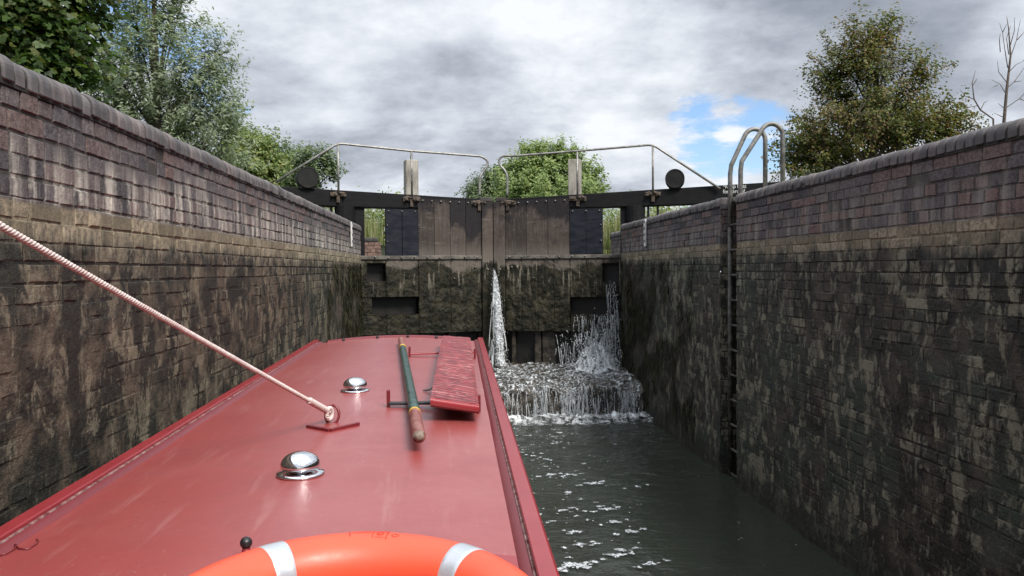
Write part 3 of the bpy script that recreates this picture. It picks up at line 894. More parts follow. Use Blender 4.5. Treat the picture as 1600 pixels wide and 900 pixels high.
    zt = lambda s: 3.425 + .036 * s
    zb = lambda s: 3.33 - .055 * s if s < 1.6 else 3.242 + .012 * (s - 1.6)
    st = [(s_m1 + .02), .5, 1.0, 1.55, 2.0, LEN, LEN + 1.0, s_e]
    P = []
    for s in st:
        P.append([F(s, -.30, zb(s)), F(s, -.012, zb(s)), F(s, -.012, zt(s)), F(s, -.30, zt(s)), F(s, -.30, zb(s))])
    bm.grid(P)
    bm.add(P[-1][:4], [(0, 1, 2, 3)]); bm.add(P[0][:4], [(0, 1, 2, 3)])
    beam = bm.build('balance_beam', M_BEAM, root, bevel=.01)
    mc = MB()
    mc.box((s_m0 + .01, -.30, 3.39), (s_m1 + .03, .03, 3.46), F)
    mc.build('post_cap', M_BEAMW, root, bevel=.01)
    # bolts
    def bolt(s, z, t0=.0, r=.016):
        bo = MB(); bo.lathe([(r, -.01), (r, .012), (r * .7, .02), (0, .022)], F(s, t0, z), n, n=8); bo.build('bolt', M_BOLT, root, smoothed=True)
    for k in range(7):
        s = s_m1 + (s_p1 - s_m1) * (k + .5) / 7
        bolt(s, ztop(s) - .06)
    for k in range(9):
        s = s_m1 + (s_o1 - s_m1) * (k + .4) / 9
        bolt(s, 2.41 + rnd.uniform(-.012, .012), .04, .014)
    for z in (2.95, 2.68): bolt(s_b1 - .03, z, .016, .012)
    for k in range(3): bolt(s_p1 + (s_b1 - s_p1) * (k * .4 + .1), 3.19, .016, .013)
    bolt((s_m0 + s_m1) / 2, 2.2, .03); bolt(s_m1 + .12, 2.24, .01); bolt(s_m1 + .5, 2.05, .01, .012)
    # hand rail
    if sgn < 0:
        pa, pb, pend, pbend = (528, 224), (643, 236), (430, 285), ((735, 243), (752, 245), (761, 251), (761.5, 258), (757, 266), (751, 275), (749.5, 287), (749.5, 306))
    else:
        pa, pb, pend, pbend = (1020, 226), (902, 236), (1125, 295), ((812, 243), (795, 243.5), (784, 245), (780, 251), (782, 259), (789, 267), (792.5, 278), (792.5, 306))
    off = .035
    Q = lambda p: F(sz(p[0], p[1], off)[0], off, sz(p[0], p[1], off)[1])
    corner = Vector(Q(pa)); e1 = Vector(Q(pend)); b1 = Vector(Q(pb))
    path = [e1]
    for k in range(7):
        f = k / 6; q0 = corner + (e1 - corner).normalized() * .10; q1 = corner + (b1 - corner).normalized() * .10
        path.append(q0.lerp(corner, f).lerp(corner.lerp(q1, f), f))
    path += [b1] + [Vector(Q(p)) for p in pbend]
    # smooth the swan neck
    sm = path[:9]
    pts = path[8:]
    for i in range(len(pts) - 1):
        p0, p1, p2, p3 = pts[max(i - 1, 0)], pts[i], pts[i + 1], pts[min(i + 2, len(pts) - 1)]
        for k in range(1, 6):
            f = k / 5
            sm.append(.5 * ((2 * p1) + (p2 - p0) * f + (2 * p0 - 5 * p1 + 4 * p2 - p3) * f * f + (3 * p1 - p0 - 3 * p2 + p3) * f ** 3))
    hr = MB(); hr.tube(sm, .020, 10)
    hr.build('handrail', M_GALV, root, smoothed=True)
    for p, dark in ((pa, True), (pb, False)):
        q = Vector(Q(p)); s = (q - M0).dot(d)
        hpst = MB(); hpst.tube([q - Vector((0, 0, .0)), (q.x, q.y, zt(s) - .06)], .018, 10)
        hpst.build('handrail_post', M_GALV, root, smoothed=True)
    for p in (pa, pb, (749.5 if sgn < 0 else 792.5, 300)):
        q = Vector(Q(p)); s = (q - M0).dot(d)
        br_ = MB()
        wd = .15 if p is not pa else .13
        zc = zt(s) - .075
        # lumpy old iron clamp: plate, nuts and a strap end
        P = [[F(s + wd * (j / 8 * 2 - 1), .012 + .022 * (1 - abs(j / 8 * 2 - 1) ** 3) * (1 - abs(i / 5 * 2 - 1) ** 3) + .012 * fbm(j * .9, i * .9, s * 3), zc + (.055 if p is not pa else .05) * (i / 5 * 2 - 1) * (1 - .35 * abs(j / 8 * 2 - 1)) + .012 * fbm(j * .7, s * 5)) for j in range(9)] for i in range(6)]
        br_.grid(P)
        for q_ in (-.09, -.03, .04, .1):
            br_.lathe([(.022, -.02), (.022, .035), (.012, .05), (0, .05)], F(s + q_, .02, zc + rnd.uniform(-.03, .03)), n, n=6)
        br_.box((s - .022, -.0, zc - .13), (s + .03, .03, zc), F)
        br_.build('clamp', M_RUST, root)
    # squared timber stop post behind the beam
    x0, x1 = (632.5, 652) if sgn < 0 else (888.5, 907.5)
    a, za = sz(x0, 250, -.4); b_, zb_ = sz(x1, 250, -.4)
    wp = MB(); wp.box((min(a, b_), -.52, zt(a) - .25), (max(a, b_), -.32, za), F)
    pst = wp.build('timber_post', M_POST, root, bevel=.012)
    if sgn < 0:
        rd = MB(); m_ = (a + b_) / 2; rd.tube([F(m_, -.42, za - .02), F(m_, -.42, za + .09)], .011, 8); rd.build('rod', M_BLACK, pst)
    # drum on the beam
    cpx, cpy, rp = (480.5, 270.5, 16.5) if sgn < 0 else (1054.5, 271, 15.2)
    cs, cz = sz(cpx, cpy)
    Lc = Vector(F(cs, .0, 0)); rad = rp / FPX * Lc.y * 1.0
    dm = MB()
    zc = zt(cs) + rad * .97
    dm.lathe([(0, .05), (rad * .84, .05), (rad * .86, .056), (rad * .97, .056), (rad, .05), (rad, -.27), (rad * .97, -.28), (0, -.28)], F(cs, 0, zc), n, n=40)
    dr = dm.build('drum', M_DRUM, root)
    dm = MB(); dm.box((cs - rad * .62, -.26, zt(cs) - .01), (cs + rad * .62, .03, zt(cs) + rad * .30), F); dm.build('cradle', M_DRUM, dr)
    for f_ in dr.data.polygons: f_.use_smooth = len(f_.vertices) == 4 and abs(f_.normal.dot(n)) < .6
    # anchor straps under the beam by the heel
    for q_ in (.34, .50):
        an = MB(); an.box((LEN + q_, -.2, 2.93), (LEN + q_ + .04, -.14, 3.28), F); an.build('anchor_strap', M_BLACK, root)
    an = MB(); an.box((LEN + .30, -.21, 3.02), (LEN + .58, -.13, 3.07), F)
    an.build('anchor_bar', M_BLACK, root)
    if sgn > 0:
        # lettering painted on the beam
        s0, z0 = sz(1129.5, 290, .0)
        cu = bpy.data.curves.new('lettering', 'FONT')
        cu.body = "*Keep boat\nforward of"
        cu.size = .092
        cu.space_line = .9
        cu.extrude = .001
        cu.materials.append(M_LETTER)
        tmp = bpy.data.objects.new('lettering', cu)
        COL.objects.link(tmp)
        dg = bpy.context.evaluated_depsgraph_get()
        me = bpy.data.meshes.new_from_object(tmp.evaluated_get(dg))
        bpy.data.objects.remove(tmp)
        if not me.materials: me.materials.append(M_LETTER)
        o = bpy.data.objects.new('lettering', me)
        COL.objects.link(o)
        X_ = d * .88; Z_ = n; Y_ = Vector((0, 0, 1))
        pos = Vector(F(s0, -.010, z0 - .045)) - root.location
        o.parent = beam
        o.matrix_local = Matrix(((X_.x, Y_.x, Z_.x, pos.x), (X_.y, Y_.y, Z_.y, pos.y), (X_.z, Y_.z, Z_.z, pos.z), (0, 0, 0, 1)))
    return root, F
gl, FL = gate(-1, 'mossy lock gate leaf above the red boat roof, drum on its beam end')
gr, FR = gate(1, 'mossy lock gate leaf beside the ladder wall, lettered black beam, water running from it')

# ------------------------------------------------------------------ cill markers and the ladder
def marker(X, nx, px_, label):
    p = atX(px_, 345, X); q0 = atX(px_, 339, X).z; q1 = atX(px_, 385, X).z
    o = empty('cill_marker', (X, p.y, q1), label, 'marker', 'white cill markers')
    mb = MB()
    mb.box((0, -.055, q1), (1, .055, ZT - .03), lambda a, b, z: (X + nx * (.012 + .018 * a), p.y + b, z))
    mb.build('board', M_WHITE, o, bevel=.003)
    for k in range(4):
        zz = q1 + .06 + k * (q0 - q1 - .06) / 4
        mb = MB(); mb.box((0, -.02, zz), (1, .03, zz + .035), lambda a, b, z: (X + nx * (.0305 + .002 * a), p.y + b, z)); mb.build('black_mark', M_BLACK, o)
marker(XL, 1, 547, 'white cill marker strip on the wall beside the boat')
marker(XR, -1, 1010, 'white cill marker strip on the wall near the ladder recess')

ld = empty('ladder', (XR + .1, (LY0 + LY1) / 2, 0), 'grey steel lock ladder with two hoop rails set in the brick recess', 'ladder')
LYn, LYf = LY0 + .08, LY1 - .10
for yy, topx in ((LYn, 3.36), (LYf, 3.30)):
    mb = MB(); mb.tube([(XR + .075, yy, -.3), (XR + .075, yy, ZT - .32)], .026, 10); mb.build('rail', M_LADDERD, ld, smoothed=True)
    zk, zt_ = H + 1.01 + .02, H + 1.455
    a = Vector((XR + .075, yy, ZT - .34)); b = Vector((XR + .075, yy, zk)); rr = .115
    cx_ = topx - rr; xs_ = XR + .075 + .26
    path = [a, b - Vector((0, 0, .05)), b + Vector((.012, 0, .045))]
    # slanting leg into a round top and a vertical landward leg
    cz_ = zt_ - rr
    for k in range(13):
        th = R(155) - k / 12 * R(155)
        path.append(Vector((cx_ + rr * math.cos(th), yy, cz_ + rr * math.sin(th))))
    path.append(Vector((topx, yy, ZT - .06)))
    mb = MB(); mb.tube(path, .024, 12); mb.build('hoop', M_LADDER, ld, smoothed=True)
    mb = MB(); mb.tube([(topx, yy, ZT - .04), (topx, yy, ZT - .015)], .06, 12); mb.build('foot_flange', M_LADDER, ld)
zz = ZT - .30
while zz > -.2:
    mb = MB(); mb.tube([(XR + .075, LYn - .02, zz), (XR + .075, LYf + .02, zz)], .0135, 8); mb.build('rung', M_LADDERD, ld, smoothed=True)
    zz -= .262
for zz in (2.1, 1.1, .35):
    for yy in (LYn, LYf):
        mb = MB(); mb.box((XR + .06, yy - .02, zz), (XR + .32, yy + .02, zz + .012)); mb.build('wall_bracket', M_RUST, ld)

# ------------------------------------------------------------------ the narrowboat
XC = -.505
hw = lambda y: .745 + .0075 * (y - 1.8)
crown = lambda y: H - .632 - .0115 * (7.4 - y)
def roofz(x, y): return crown(y) - .052 * ((x - XC) / .78) ** 2
def roofpt(px_, py_, up=0.0):
    z = H - .68
    for _ in range(8):
        p = atZ(px_, py_, z); z = roofz(p.x, p.y) + up
    return p
BY0, BY1 = .55, 7.42
boat = empty('narrowboat', (XC, 3.5, 0), 'red narrowboat roof with chrome mushroom vents filling the near half of the lock', 'narrowboat')
mb = MB()
us = np.linspace(-1, 1, 41); ys = np.linspace(BY0, BY1, 60)
G = []
for y in ys:
    row = []
    for u in us:
        x = XC + u * (hw(y) - .085)
        yy = y + (.05 * (1 - u * u) if y == BY1 else 0)
        row.append((x, yy, roofz(x, yy) + .0016 * fbm(x * 2.2, y * 2.2, 4)))
    G.append(row)
mb.grid(G)
roof = mb.build('roof', M_ROOF, boat, smoothed=True)
for sg in (-1, 1):
    # upstand, seam and flat-topped handrail along the roof edge
    def E(o, dz, y): 
        x = XC + sg * (hw(y) - .085)
        return (XC + sg * (hw(y) - o), y, roofz(x, y) + dz)
    ups, rl, seam = MB(), MB(), MB()
    yy = np.linspace(BY0, BY1 + .02, 120)
    ups.grid([[E(.086, -.0005, y), E(.072, .010, y), E(.058, .014, y)] for y in yy])
    ups.build('rail_upstand', M_REDK, boat, smoothed=True)
    seam.grid([[E(.058 + .002 * fbm(y * 20, 1), .0125, y), E(.056, .018 + .003 * fbm(y * 22, 2), y), E(.049 - .003 * fbm(y * 25, 3), .0165, y), E(.047, .010, y)] for y in np.linspace(BY0, BY1 - .05, 500)])
    seam.build('rail_seam', M_SEAM, boat)
    prof = [(.050, .004), (.050, .026), (.047, .030), (.006, .031), (.0, .027), (.0, -.030), (.012, -.034), (.02, -.03)]
    rl.grid([[E(a, b + .0008 * fbm(y * 3, a * 9), y) for a, b in prof] for y in yy])
    rl.add([E(a, b, yy[-1]) for a, b in prof], [tuple(range(len(prof)))])
    rl.build('handrail', M_RAIL, boat)
    # cabin side, gunwale and hull below
    cs = MB()
    def C(f, y):
        x = XC + sg * (hw(y) - .02); z = roofz(x, y) - .02
        return (x + sg * f * .075, y, z * (1 - f) + .72 * f)
    cs.grid([[C(0, y), C(.5, y), C(1, y)] for y in np.linspace(BY0, BY1, 20)])
    cs.build('cabin_side', M_SIDE, boat, smoothed=True)
hl = MB()
def halfw(y):
    if y < 7.2: return .90
    f = (y - 7.2) / 3.7
    return .90 * math.sqrt(max(0, 1 - f ** 2.2)) + .004
ys = np.concatenate([np.linspace(-1.6, 7.2, 20), np.linspace(7.3, 10.9, 30)])
hl.grid([[(XC - halfw(y) * .96, y, -.4), (XC - halfw(y), y, .25), (XC - halfw(y), y, .70 + .02 * max(0, y - 7.2)), (XC - halfw(y) + .07 * min(1, halfw(y)), y, .72 + .02 * max(0, y - 7.2)),
          (XC + halfw(y) - .07 * min(1, halfw(y)), y, .72 + .02 * max(0, y - 7.2)), (XC + halfw(y), y, .70 + .02 * max(0, y - 7.2)), (XC + halfw(y), y, .25), (XC + halfw(y) * .96, y, -.4)] for y in ys])
hl.build('hull', M_HULL, boat)
fb = MB()
fb.grid([[(XC + u * (hw(BY1) - .02), BY1 + .045 * (1 - u * u), z) for u in np.linspace(-1, 1, 13)] for z in (.7, H - .76)])
fb.build('front_bulkhead', M_SIDE, boat)
lp = MB()
uu = np.linspace(-.93, .93, 60)
def LPp(u, oy, dz):
    x = XC + u * (hw(BY1) - .085); y = BY1 + .05 * (1 - u * u)
    return (x, y + oy, roofz(x, y) + dz)
lp.grid([[LPp(u, -.045, -.001), LPp(u, -.04, .012), LPp(u, -.004, .020), LPp(u, .012, .016), LPp(u, .014, -.05)] for u in uu])
lp.build('front_lip', M_REDK, boat, smoothed=True)
for u in (-.72, -.28, .12, .5, .86):
    stb = MB(); stb.lathe([(.012, 0), (.012, .018), (.006, .024), (0, .024)], LPp(u, -.055, 0), n=10); stb.build('lip_stud', M_BLACK, boat, smoothed=True)
# mushroom vents
def vent(px_, py_):
    p = roofpt(px_, py_)
    v = MB()
    K8 = .84
    v.lathe([(0, .0), (.094, .0), (.096, .004), (.092, .010), (.062, .015), (.05, .016), (.047, .024), (.047, .034), (.040, .034)], p, n=48)
    v.v = [tuple(Vector(p) + (Vector(q) - Vector(p)) * K8) for q in v.v]
    fl = v.build('mushroom_vent', M_CHROME, boat, smoothed=True)
    dprof = [(.046, .031), (.062, .027), (.075, .029), (.079, .037)]
    for k in range(1, 15):
        th = k / 14 * math.pi / 2
        dprof.append((.079 * math.cos(th) ** .9, .036 + .055 * math.sin(th)))
    dprof.append((0, .091))
    dm = MB(); dm.lathe(dprof, p, n=48); dm.v = [tuple(Vector(p) + (Vector(q) - Vector(p)) * K8) for q in dm.v]
    dm.build('dome', M_CHROME, fl, smoothed=True)
vent(469.5, 741)
vent(555, 611)
# rope ring with its V of welded bar
rp = roofpt(517, 668)
v = MB()
rc = roofpt(515, 660) + Vector((.012, 0, .034))
v.tube([rc + Vector((.008 * math.sin(a), .031 * math.cos(a) * .35, .040 * math.cos(a))) + Vector((.022 * math.sin(a), 0, 0)) for a in np.linspace(0, 2 * math.pi, 25)], .0065, 8)
ringo = v.build('rope_ring', M_REDK, boat, smoothed=True)
v = MB()
pm = roofpt(515.5, 674.5)
for q in ((481, 668), (560, 664)):
    e = roofpt(*q); dd = (e - pm).normalized(); sd_ = dd.cross(Vector((0, 0, 1))) * .009
    v.hexa([pm - sd_, pm + sd_, e + sd_, e - sd_] + [q_ + Vector((0, 0, .012)) for q_ in (pm - sd_, pm + sd_, e + sd_, e - sd_)])
v.build('deflector_bar', M_REDK, ringo)
# pole rack: two cross bars with upright ends
def rack(pL, pR, upL, upR, wd, m_bar):
    a, b = roofpt(*pL), roofpt(*pR)
    d = (b - a).normalized(); s_ = Vector((-d.y, d.x, 0)) * wd
    bar = MB()
    K = 14
    P = []
    for k in range(K + 1):
        q = a.lerp(b, k / K); z = roofz(q.x, q.y) + .012 + .030 * (k / K) ** 1.5
        P.append([(q.x - s_.x, q.y - s_.y, z), (q.x + s_.x, q.y + s_.y, z), (q.x + s_.x, q.y + s_.y, z + .012), (q.x - s_.x, q.y - s_.y, z + .012), (q.x - s_.x, q.y - s_.y, z)])
    bar.grid(P)
    bo_ = bar.build('pole_rack', m_bar, boat, bevel=.002)
    for q, h_ in ((a, upL), (b, upR)):
        up = MB(); z = roofz(q.x, q.y)
        up.box((q.x - .008, q.y - .016, z - .002), (q.x + .008, q.y + .016, z + h_))
        up.build('upright', M_REDK, bo_, bevel=.003)
rack((607, 636), (748.5, 643), .085, .085, .022, M_BLACK)
rack((640, 557), (742, 560), .075, .075, .014, M_RAIL)
hk = MB()
p = roofpt(661, 612)
hk.tube([p + Vector((.055 * (k / 8) - .0, -.02 * math.sin(k / 8 * 2.2), .008 + .02 * (k / 8) ** 2)) for k in range(9)], [.004 + .003 * math.sin(k / 8 * 3) for k in range(9)], 6)
hk.build('hook', M_GALV, boat, smoothed=True)
# hatch knob behind the lifebuoy
kp = roofpt(385, 875)
v = MB()
v.lathe([(.026, 0), (.026, .012), (.012, .018), (.009, .030)], kp, n=16)
kb = v.build('hatch_knob', M_SIDE, boat, smoothed=True)
v = MB(); v.lathe([(.001, .026)] + [(.0145 * math.sin(a), .042 - .0145 * math.cos(a)) for a in np.linspace(.3, math.pi, 12)], kp, n=20)
v.build('ball', M_BLACK, kb, smoothed=True)
# hatch runner edge beside the rail
v = MB()
p0, p1, p2 = roofpt(770, 868), roofpt(806, 871), roofpt(820, 893)
v.add([p0 + Vector((0, 0, .004)), p1 + Vector((0, 0, .004)), Vector((p2.x, 1.2, roofz(p2.x, 1.2) + .004)), Vector((p0.x, 1.2, roofz(p0.x, 1.2) + .004))], [(0, 1, 2, 3)])
v.build('hatch_runner', M_RAIL, boat)
# loose thread of peeled sealant
v = MB()
v.tube([roofpt(a, b, .004) for a, b in ((0, 868), (12, 864), (22, 858), (26, 852), (22, 850), (30, 857), (44, 858), (56, 850), (60, 845), (57, 843))], .0022, 6)
v.build('loose_sealant', M_REDK, boat, smoothed=True)

# ------------------------------------------------------------------ pole, gangplank, rope, lifebuoy
a = roofpt(655, 694, .03); b = roofpt(627, 531, .04)
a.z = roofz(a.x, a.y) + .062; b.z = roofz(b.x, b.y) + .040
A = roofpt(634, 633); 
pole = empty('boat_pole', a, 'long green boat pole with red ends lying on the roof', 'pole')
dirn = b - a; L = dirn.length; dn = dirn.normalized()
def seg(name, f0, f1, r0, r1, m, capround=False):
    mb = MB()
    n_ = 20
    path = [a + dirn * (f0 + (f1 - f0) * k / n_) + Vector((0, 0, -.012 * math.sin(math.pi * (f0 + (f1 - f0) * k / n_)))) for k in range(n_ + 1)]
    rr = [r0 + (r1 - r0) * k / n_ for k in range(n_ + 1)]
    if capround:
        pre = [path[0] - dn * .026, path[0] - dn * .024, path[0] - dn * .016, path[0] - dn * .007]
        path = pre + path; rr = [r0 * .25, r0 * .5, r0 * .82, r0 * .96] + rr
    mb.tube(path, rr, 18)
    mb.build(name, m, pole, smoothed=True)
fy = (roofpt(644, 643, .06).y - a.y) / dirn.y
fz = (roofpt(628, 541, .05).y - a.y) / dirn.y
fw = (roofpt(652, 683, .06).y - a.y) / dirn.y
seg('bare_end', 0, fw, .0225, .0250, M_WOOD, True)
seg('grip', fw, fy, .0251, .0255, M_POLER)
seg('ring', fy - .004, fy + .004, .0265, .0265, M_YELLOW)
seg('shaft', fy + .003, fz - .003, .0255, .0275, M_GREEN)
seg('ring', fz - .007, fz + .007, .0287, .0287, M_YELLOW)
seg('tip', fz + .005, 1.0, .0275, .0275, M_POLER)

# gangplank
nl, nr = roofpt(672.5, 621, .115), roofpt(748.5, 632.5, .085)
fl_, fr_ = roofpt(691, 524.5, .10), roofpt(734.5, 526, .10)
fr_.y = fl_.y
gp = empty('gangplank', nl, 'red ribbed gangplank lying in the rack on the roof', 'gangplank')
mb = MB()
th = .042
K = 420
G = []
rows_r = random.Random(5)
Ax = (nr - nl); Bx = (fl_ - nl); 
wv = lambda u, k: nl + Ax * u + (fl_ - nl) * (k / K) + ((fr_ - fl_) - Ax) * u * (k / K)
# the ribs: stiff brush strokes of non-slip coating, across the plank
ribs = np.array([rows_r.random() for _ in range(K + 1)])
for k in range(K + 1):
    row = []
    for j in range(13):
        u = j / 12
        q = wv(u, k)
        rdg = .0028 * abs(math.sin(k * .62 + 1.6 * fbm(u * 1.6, k * .03) * 2 + .4)) ** 1.5 + .0022 * fbm(u * 3, k * .45, 6)
        edge = -.005 if j in (0, 12) else 0
        row.append((q.x, q.y, q.z + rdg + edge))
    G.append(row)
mb.grid(G)
ea = [wv(0, 0), wv(1, 0), wv(1, K), wv(0, K)]
dn_ = Vector((0, 0, -th))
def side(p, q, seg_=10):
    mb.grid([[tuple(p.lerp(q, k / seg_) + Vector((0, 0, -.004))), tuple(p.lerp(q, k / seg_) + dn_)] for k in range(seg_ + 1)])
for i in range(4): side(ea[i], ea[(i + 1) % 4])
mb.add([e + dn_ for e in ea], [(0, 1, 2, 3)])
mb.build('board', M_PLANK, gp)
mb = MB()
nose = []
for k in range(9):
    th_ = k / 8 * math.pi
    for_ = -.014 * math.sin(th_)
    nose.append([tuple(wv(u, 0) + Vector((0, for_ - .001, +.001 - (th - .002) * (1 - math.cos(th_)) / 2))) for u in np.linspace(0, 1, 8)])
mb.grid(nose)
mb.add([nose[k][0] for k in range(9)], [tuple(range(9))]); mb.add([nose[k][-1] for k in range(9)], [tuple(range(9))])
mb.build('nosing', M_RAIL, gp, smoothed=True)

# rope from the roof ring up to a bollard on the lock side
p0 = rc + Vector((-.012, 0, .012))
p1 = atY(0, 352, 1.9) + Vector((0, 0, .011))
dr_ = (p1 - p0)
tt = (XL - .30 - p0.x) / dr_.x
pB = p0 + dr_ * tt
bol = empty('bollard', (pB.x - .14, pB.y, ZT - .02), 'black iron mooring bollard on the lockside holding the rope', 'bollard')
mb = MB()
hb = pB.z - ZT + .16
mb.lathe([(0, 0), (.17, 0), (.17, .03), (.12, .06), (.105, hb - .10), (.115, hb - .06), (.15, hb - .03), (.15, hb), (.10, hb + .04), (0, hb + .05)], (pB.x - .14, pB.y, ZT - .03), n=28)
mb.build('body', M_BLACK, bol, smoothed=True)
rope = empty('mooring_rope', p0, 'pale pinkish twisted mooring rope stretched tight across the lock wall', 'rope')
def sag(f):
    return p0 + dr_ * (tt * f) + Vector((0, 0, -.012 * math.sin(math.pi * min(1, f * 1.0)) * (1 if f < 1 else 0)))
ro = [MB(), MB()]
K = 1300
LN = dr_.length * tt
side_ = dr_.normalized().cross(Vector((0, 0, 1))).normalized(); upv = side_.cross(dr_.normalized())
def strand(mbx, pathf, K_, r, ph, turns, n=6):
    pts = []
    for k in range(K_ + 1):
        f = k / K_
        c0, s1, u1 = pathf(f)
        an = ph + turns * 2 * math.pi * f
        pts.append(c0 + (s1 * math.cos(an) + u1 * math.sin(an)) * r * .62)
    mbx.tube(pts, r * .62, n)
strait = lambda f: (sag(f), side_, upv)
for k_ in range(3):
    strand(ro[1 if k_ == 2 else 0], strait, K, .0078, k_ * 2 * math.pi / 3, LN / .032, 6)
# wrapped round the bollard
def wrap(f):
    an = math.pi * 4.2 * f
    c0 = Vector((pB.x - .14 + .118 * math.cos(an + .2), pB.y - .118 * math.sin(an + .2) * -1, pB.z - .055 * f))
    return c0, Vector((math.cos(an), math.sin(an), 0)), Vector((0, 0, 1))
for k_ in range(3): strand(ro[1 if k_ == 2 else 0], wrap, 220, .0088, k_ * 2.09, 30, 6)
ro[0].build('strands', M_ROPE, rope, smoothed=True)
ro[1].build('fleck_strand', M_ROPER, rope, smoothed=True)
# eye splice through the ring
ey = MB()
q0 = sag(.045)
bd = dr_.normalized()
def splice(f): return (q0.lerp(p0 + bd * .03, f), side_, upv)
for k_ in range(3): strand(ey, splice, 60, .0125 - .0, k_ * 2.09, 4, 7)
def eye_(f):
    an = 2 * math.pi * f
    c0 = p0 + Vector((.004, 0, -.010)) + bd * (.012 + .026 * math.cos(an)) + upv * (.024 * math.sin(an)) 
    return c0, side_, upv
for k_ in range(3): strand(ey, eye_, 60, .0085, k_ * 2.09, 5, 7)
ey.build('eye_splice', M_ROPE, rope, smoothed=True)

# lifebuoy
lb_c = Vector((-.189, 1.393, H - .650)); LR, Lr = .318, .063
lb = empty('lifebuoy', lb_c, 'orange lifebuoy ring with silver tape bands lying on the roof', 'lifebuoy')
RX = Matrix.Rotation(math.atan(.055), 3, 'X') @ Matrix.Rotation(.026, 3, 'Y')
def LB(a_, b_, r=Lr, k=1.0):
    v = Vector(((LR + r * math.cos(b_)) * math.cos(a_), (LR + r * math.cos(b_)) * math.sin(a_), r * k * math.sin(b_)))
    return lb_c + RX @ v
mb = MB()
na, nb_ = 120, 36
mb.grid([[LB(2 * math.pi * i / na, 2 * math.pi * j / nb_) for j in range(nb_ + 1)] for i in range(na + 1)])
mb.build('body', M_ORANGE, lb, smoothed=True)
def angof(px_, py_):      # ring angle seen at a pixel
    p = atZ(px_, py_, lb_c.z + .03); return math.atan2(p.y - lb_c.y, p.x - lb_c.x)
for ang in (angof(398, 868), angof(752, 872), angof(398, 868) + math.pi, angof(752, 872) + math.pi):
    wd = .092
    mb = MB()
    mb.grid([[LB(ang + wd * (i / 8 * 2 - 1), 2 * math.pi * j / nb_, Lr + (.0016 if 0 < i < 8 else -.002)) for j in range(nb_ + 1)] for i in range(9)])
    mb.build('tape_band', M_TAPE, lb, smoothed=True)
# moulded frame and seal on the body
mk = MB()
a0, a1, a2, a3 = angof(547, 838), angof(594, 838), angof(622, 840), angof(640, 838)
bt, bb_ = R(97), R(72)
def mline(pts, r=.0013): mk.tube([LB(x, y, Lr + .0004) for x, y in pts], r, 5)
ln = lambda p, q, k=14: [(p[0] + (q[0] - p[0]) * i / k, p[1] + (q[1] - p[1]) * i / k) for i in range(k + 1)]
b_hi, b_lo = R(72), R(106)
mline(ln((a0, b_hi), (a2, b_hi))); mline(ln((a0, b_hi), (a0, b_lo - .15))); mline(ln((a1, b_hi), (a1, b_lo - .05)), .0009); mline(ln((a2, b_hi), (a2, b_lo)))
am, bm_ = (a1 + a2) / 2, R(84)
for rr_, f0, f1 in ((.026, .1, .9), (.017, 0, 2), ):
    mline([(am + rr_ * math.cos(x), bm_ - rr_ * 7 * math.sin(x) * -1) for x in np.linspace(math.pi * f0, math.pi * f1, 20)], .0009)
for k in range(6):
    q = a0 + (a1 - a0) * (.14 + k * .125)
    mline(ln((q, R(82)), (q + (a1 - a0) * .09, R(82)), 3), .0009)
for k in range(4):
    q = a1 + (a2 - a1) * (.2 + k * .16)
    mline(ln((q, R(102)), (q + (a2 - a1) * .11, R(102)), 3), .001)
mline([(a3 + .022 * math.cos(x), R(90) + .15 * math.sin(x)) for x in np.linspace(0, math.pi, 14)], .0012)
mline(ln((a3 - .010, R(88)), (a3 + .010, R(88)), 3), .0009)
mk.build('moulded_mark', M_MOULD, lb)

# ------------------------------------------------------------------ falling water, foam
def streamlets(mb, n_, start, vel, ground, r, spread, seed, gap=.35):
    rr = random.Random(seed)
    for _ in range(n_):
        p = start(rr); v = vel(rr); T = 0; dt = .025
        pts = []
        g0 = ground(rr)
        q = Vector(p)
        while q.z > g0 and T < 1.4:
            pts.append(q.copy())
            v = v + Vector((rr.gauss(0, spread), rr.gauss(0, spread), -9.8 * dt)); q = q + v * dt; T += dt
        pts.append(Vector((q.x, q.y, max(g0 - .01, q.z))))
        i = 0
        while i < len(pts) - 1:
            k = rr.randint(2, 5)
            sgm = pts[i:i + k + 1]
            if len(sgm) >= 2 and rr.random() > gap:
                b0 = r(rr)
                m_ = len(sgm)
                mb.tube(sgm, [b0 * (.35 + .65 * math.sin(math.pi * (x + .5) / m_)) for x in range(m_)], 5)
            elif rr.random() < .8:
                c_ = sgm[0] + Vector((rr.gauss(0, .012), rr.gauss(0, .012), 0)); mb.ball(c_, r(rr) * rr.uniform(.7, 1.4), sq=1.4)
            i += k

mit = Vector((.722, 13.85, 0))
sp = MB()
def jet_c(f):           # middle of the jet from the leak (0) to the cill (1)
    return Vector((.728 + .085 * f, 13.68 - .42 * f, 2.19 - 1.62 * f ** 1.15))
def jet_w(f): return .012 + .070 * min(1, f / .35) ** .9 + .030 * f
streamlets(sp, 60, lambda r: Vector((.73 + r.gauss(.0, .010), 13.70, r.triangular(1.6, 2.19, 2.1))), lambda r: Vector((r.gauss(.06, .06), -r.uniform(.3, .75), r.uniform(-.4, .0))),
           lambda r: .55, lambda r: r.uniform(.003, .008), .07, 3, .5)
for _ in range(1300):
    f = rnd.random() ** .8
    c_ = jet_c(f); w_ = jet_w(f) * .5
    sp.ball((c_.x + rnd.gauss(0, w_), c_.y + rnd.gauss(0, .04), c_.z + rnd.gauss(0, .02)), rnd.choice((.002, .003, .004, .005, .007)) * (.7 + .4 * f), sq=rnd.uniform(1, 2.6))
tag(sp.build('water_jet', M_SPRAY, smoothed=True), 'white jet of water leaking between the two gate leaves', 'water jet', kind='stuff')
jc = MB()
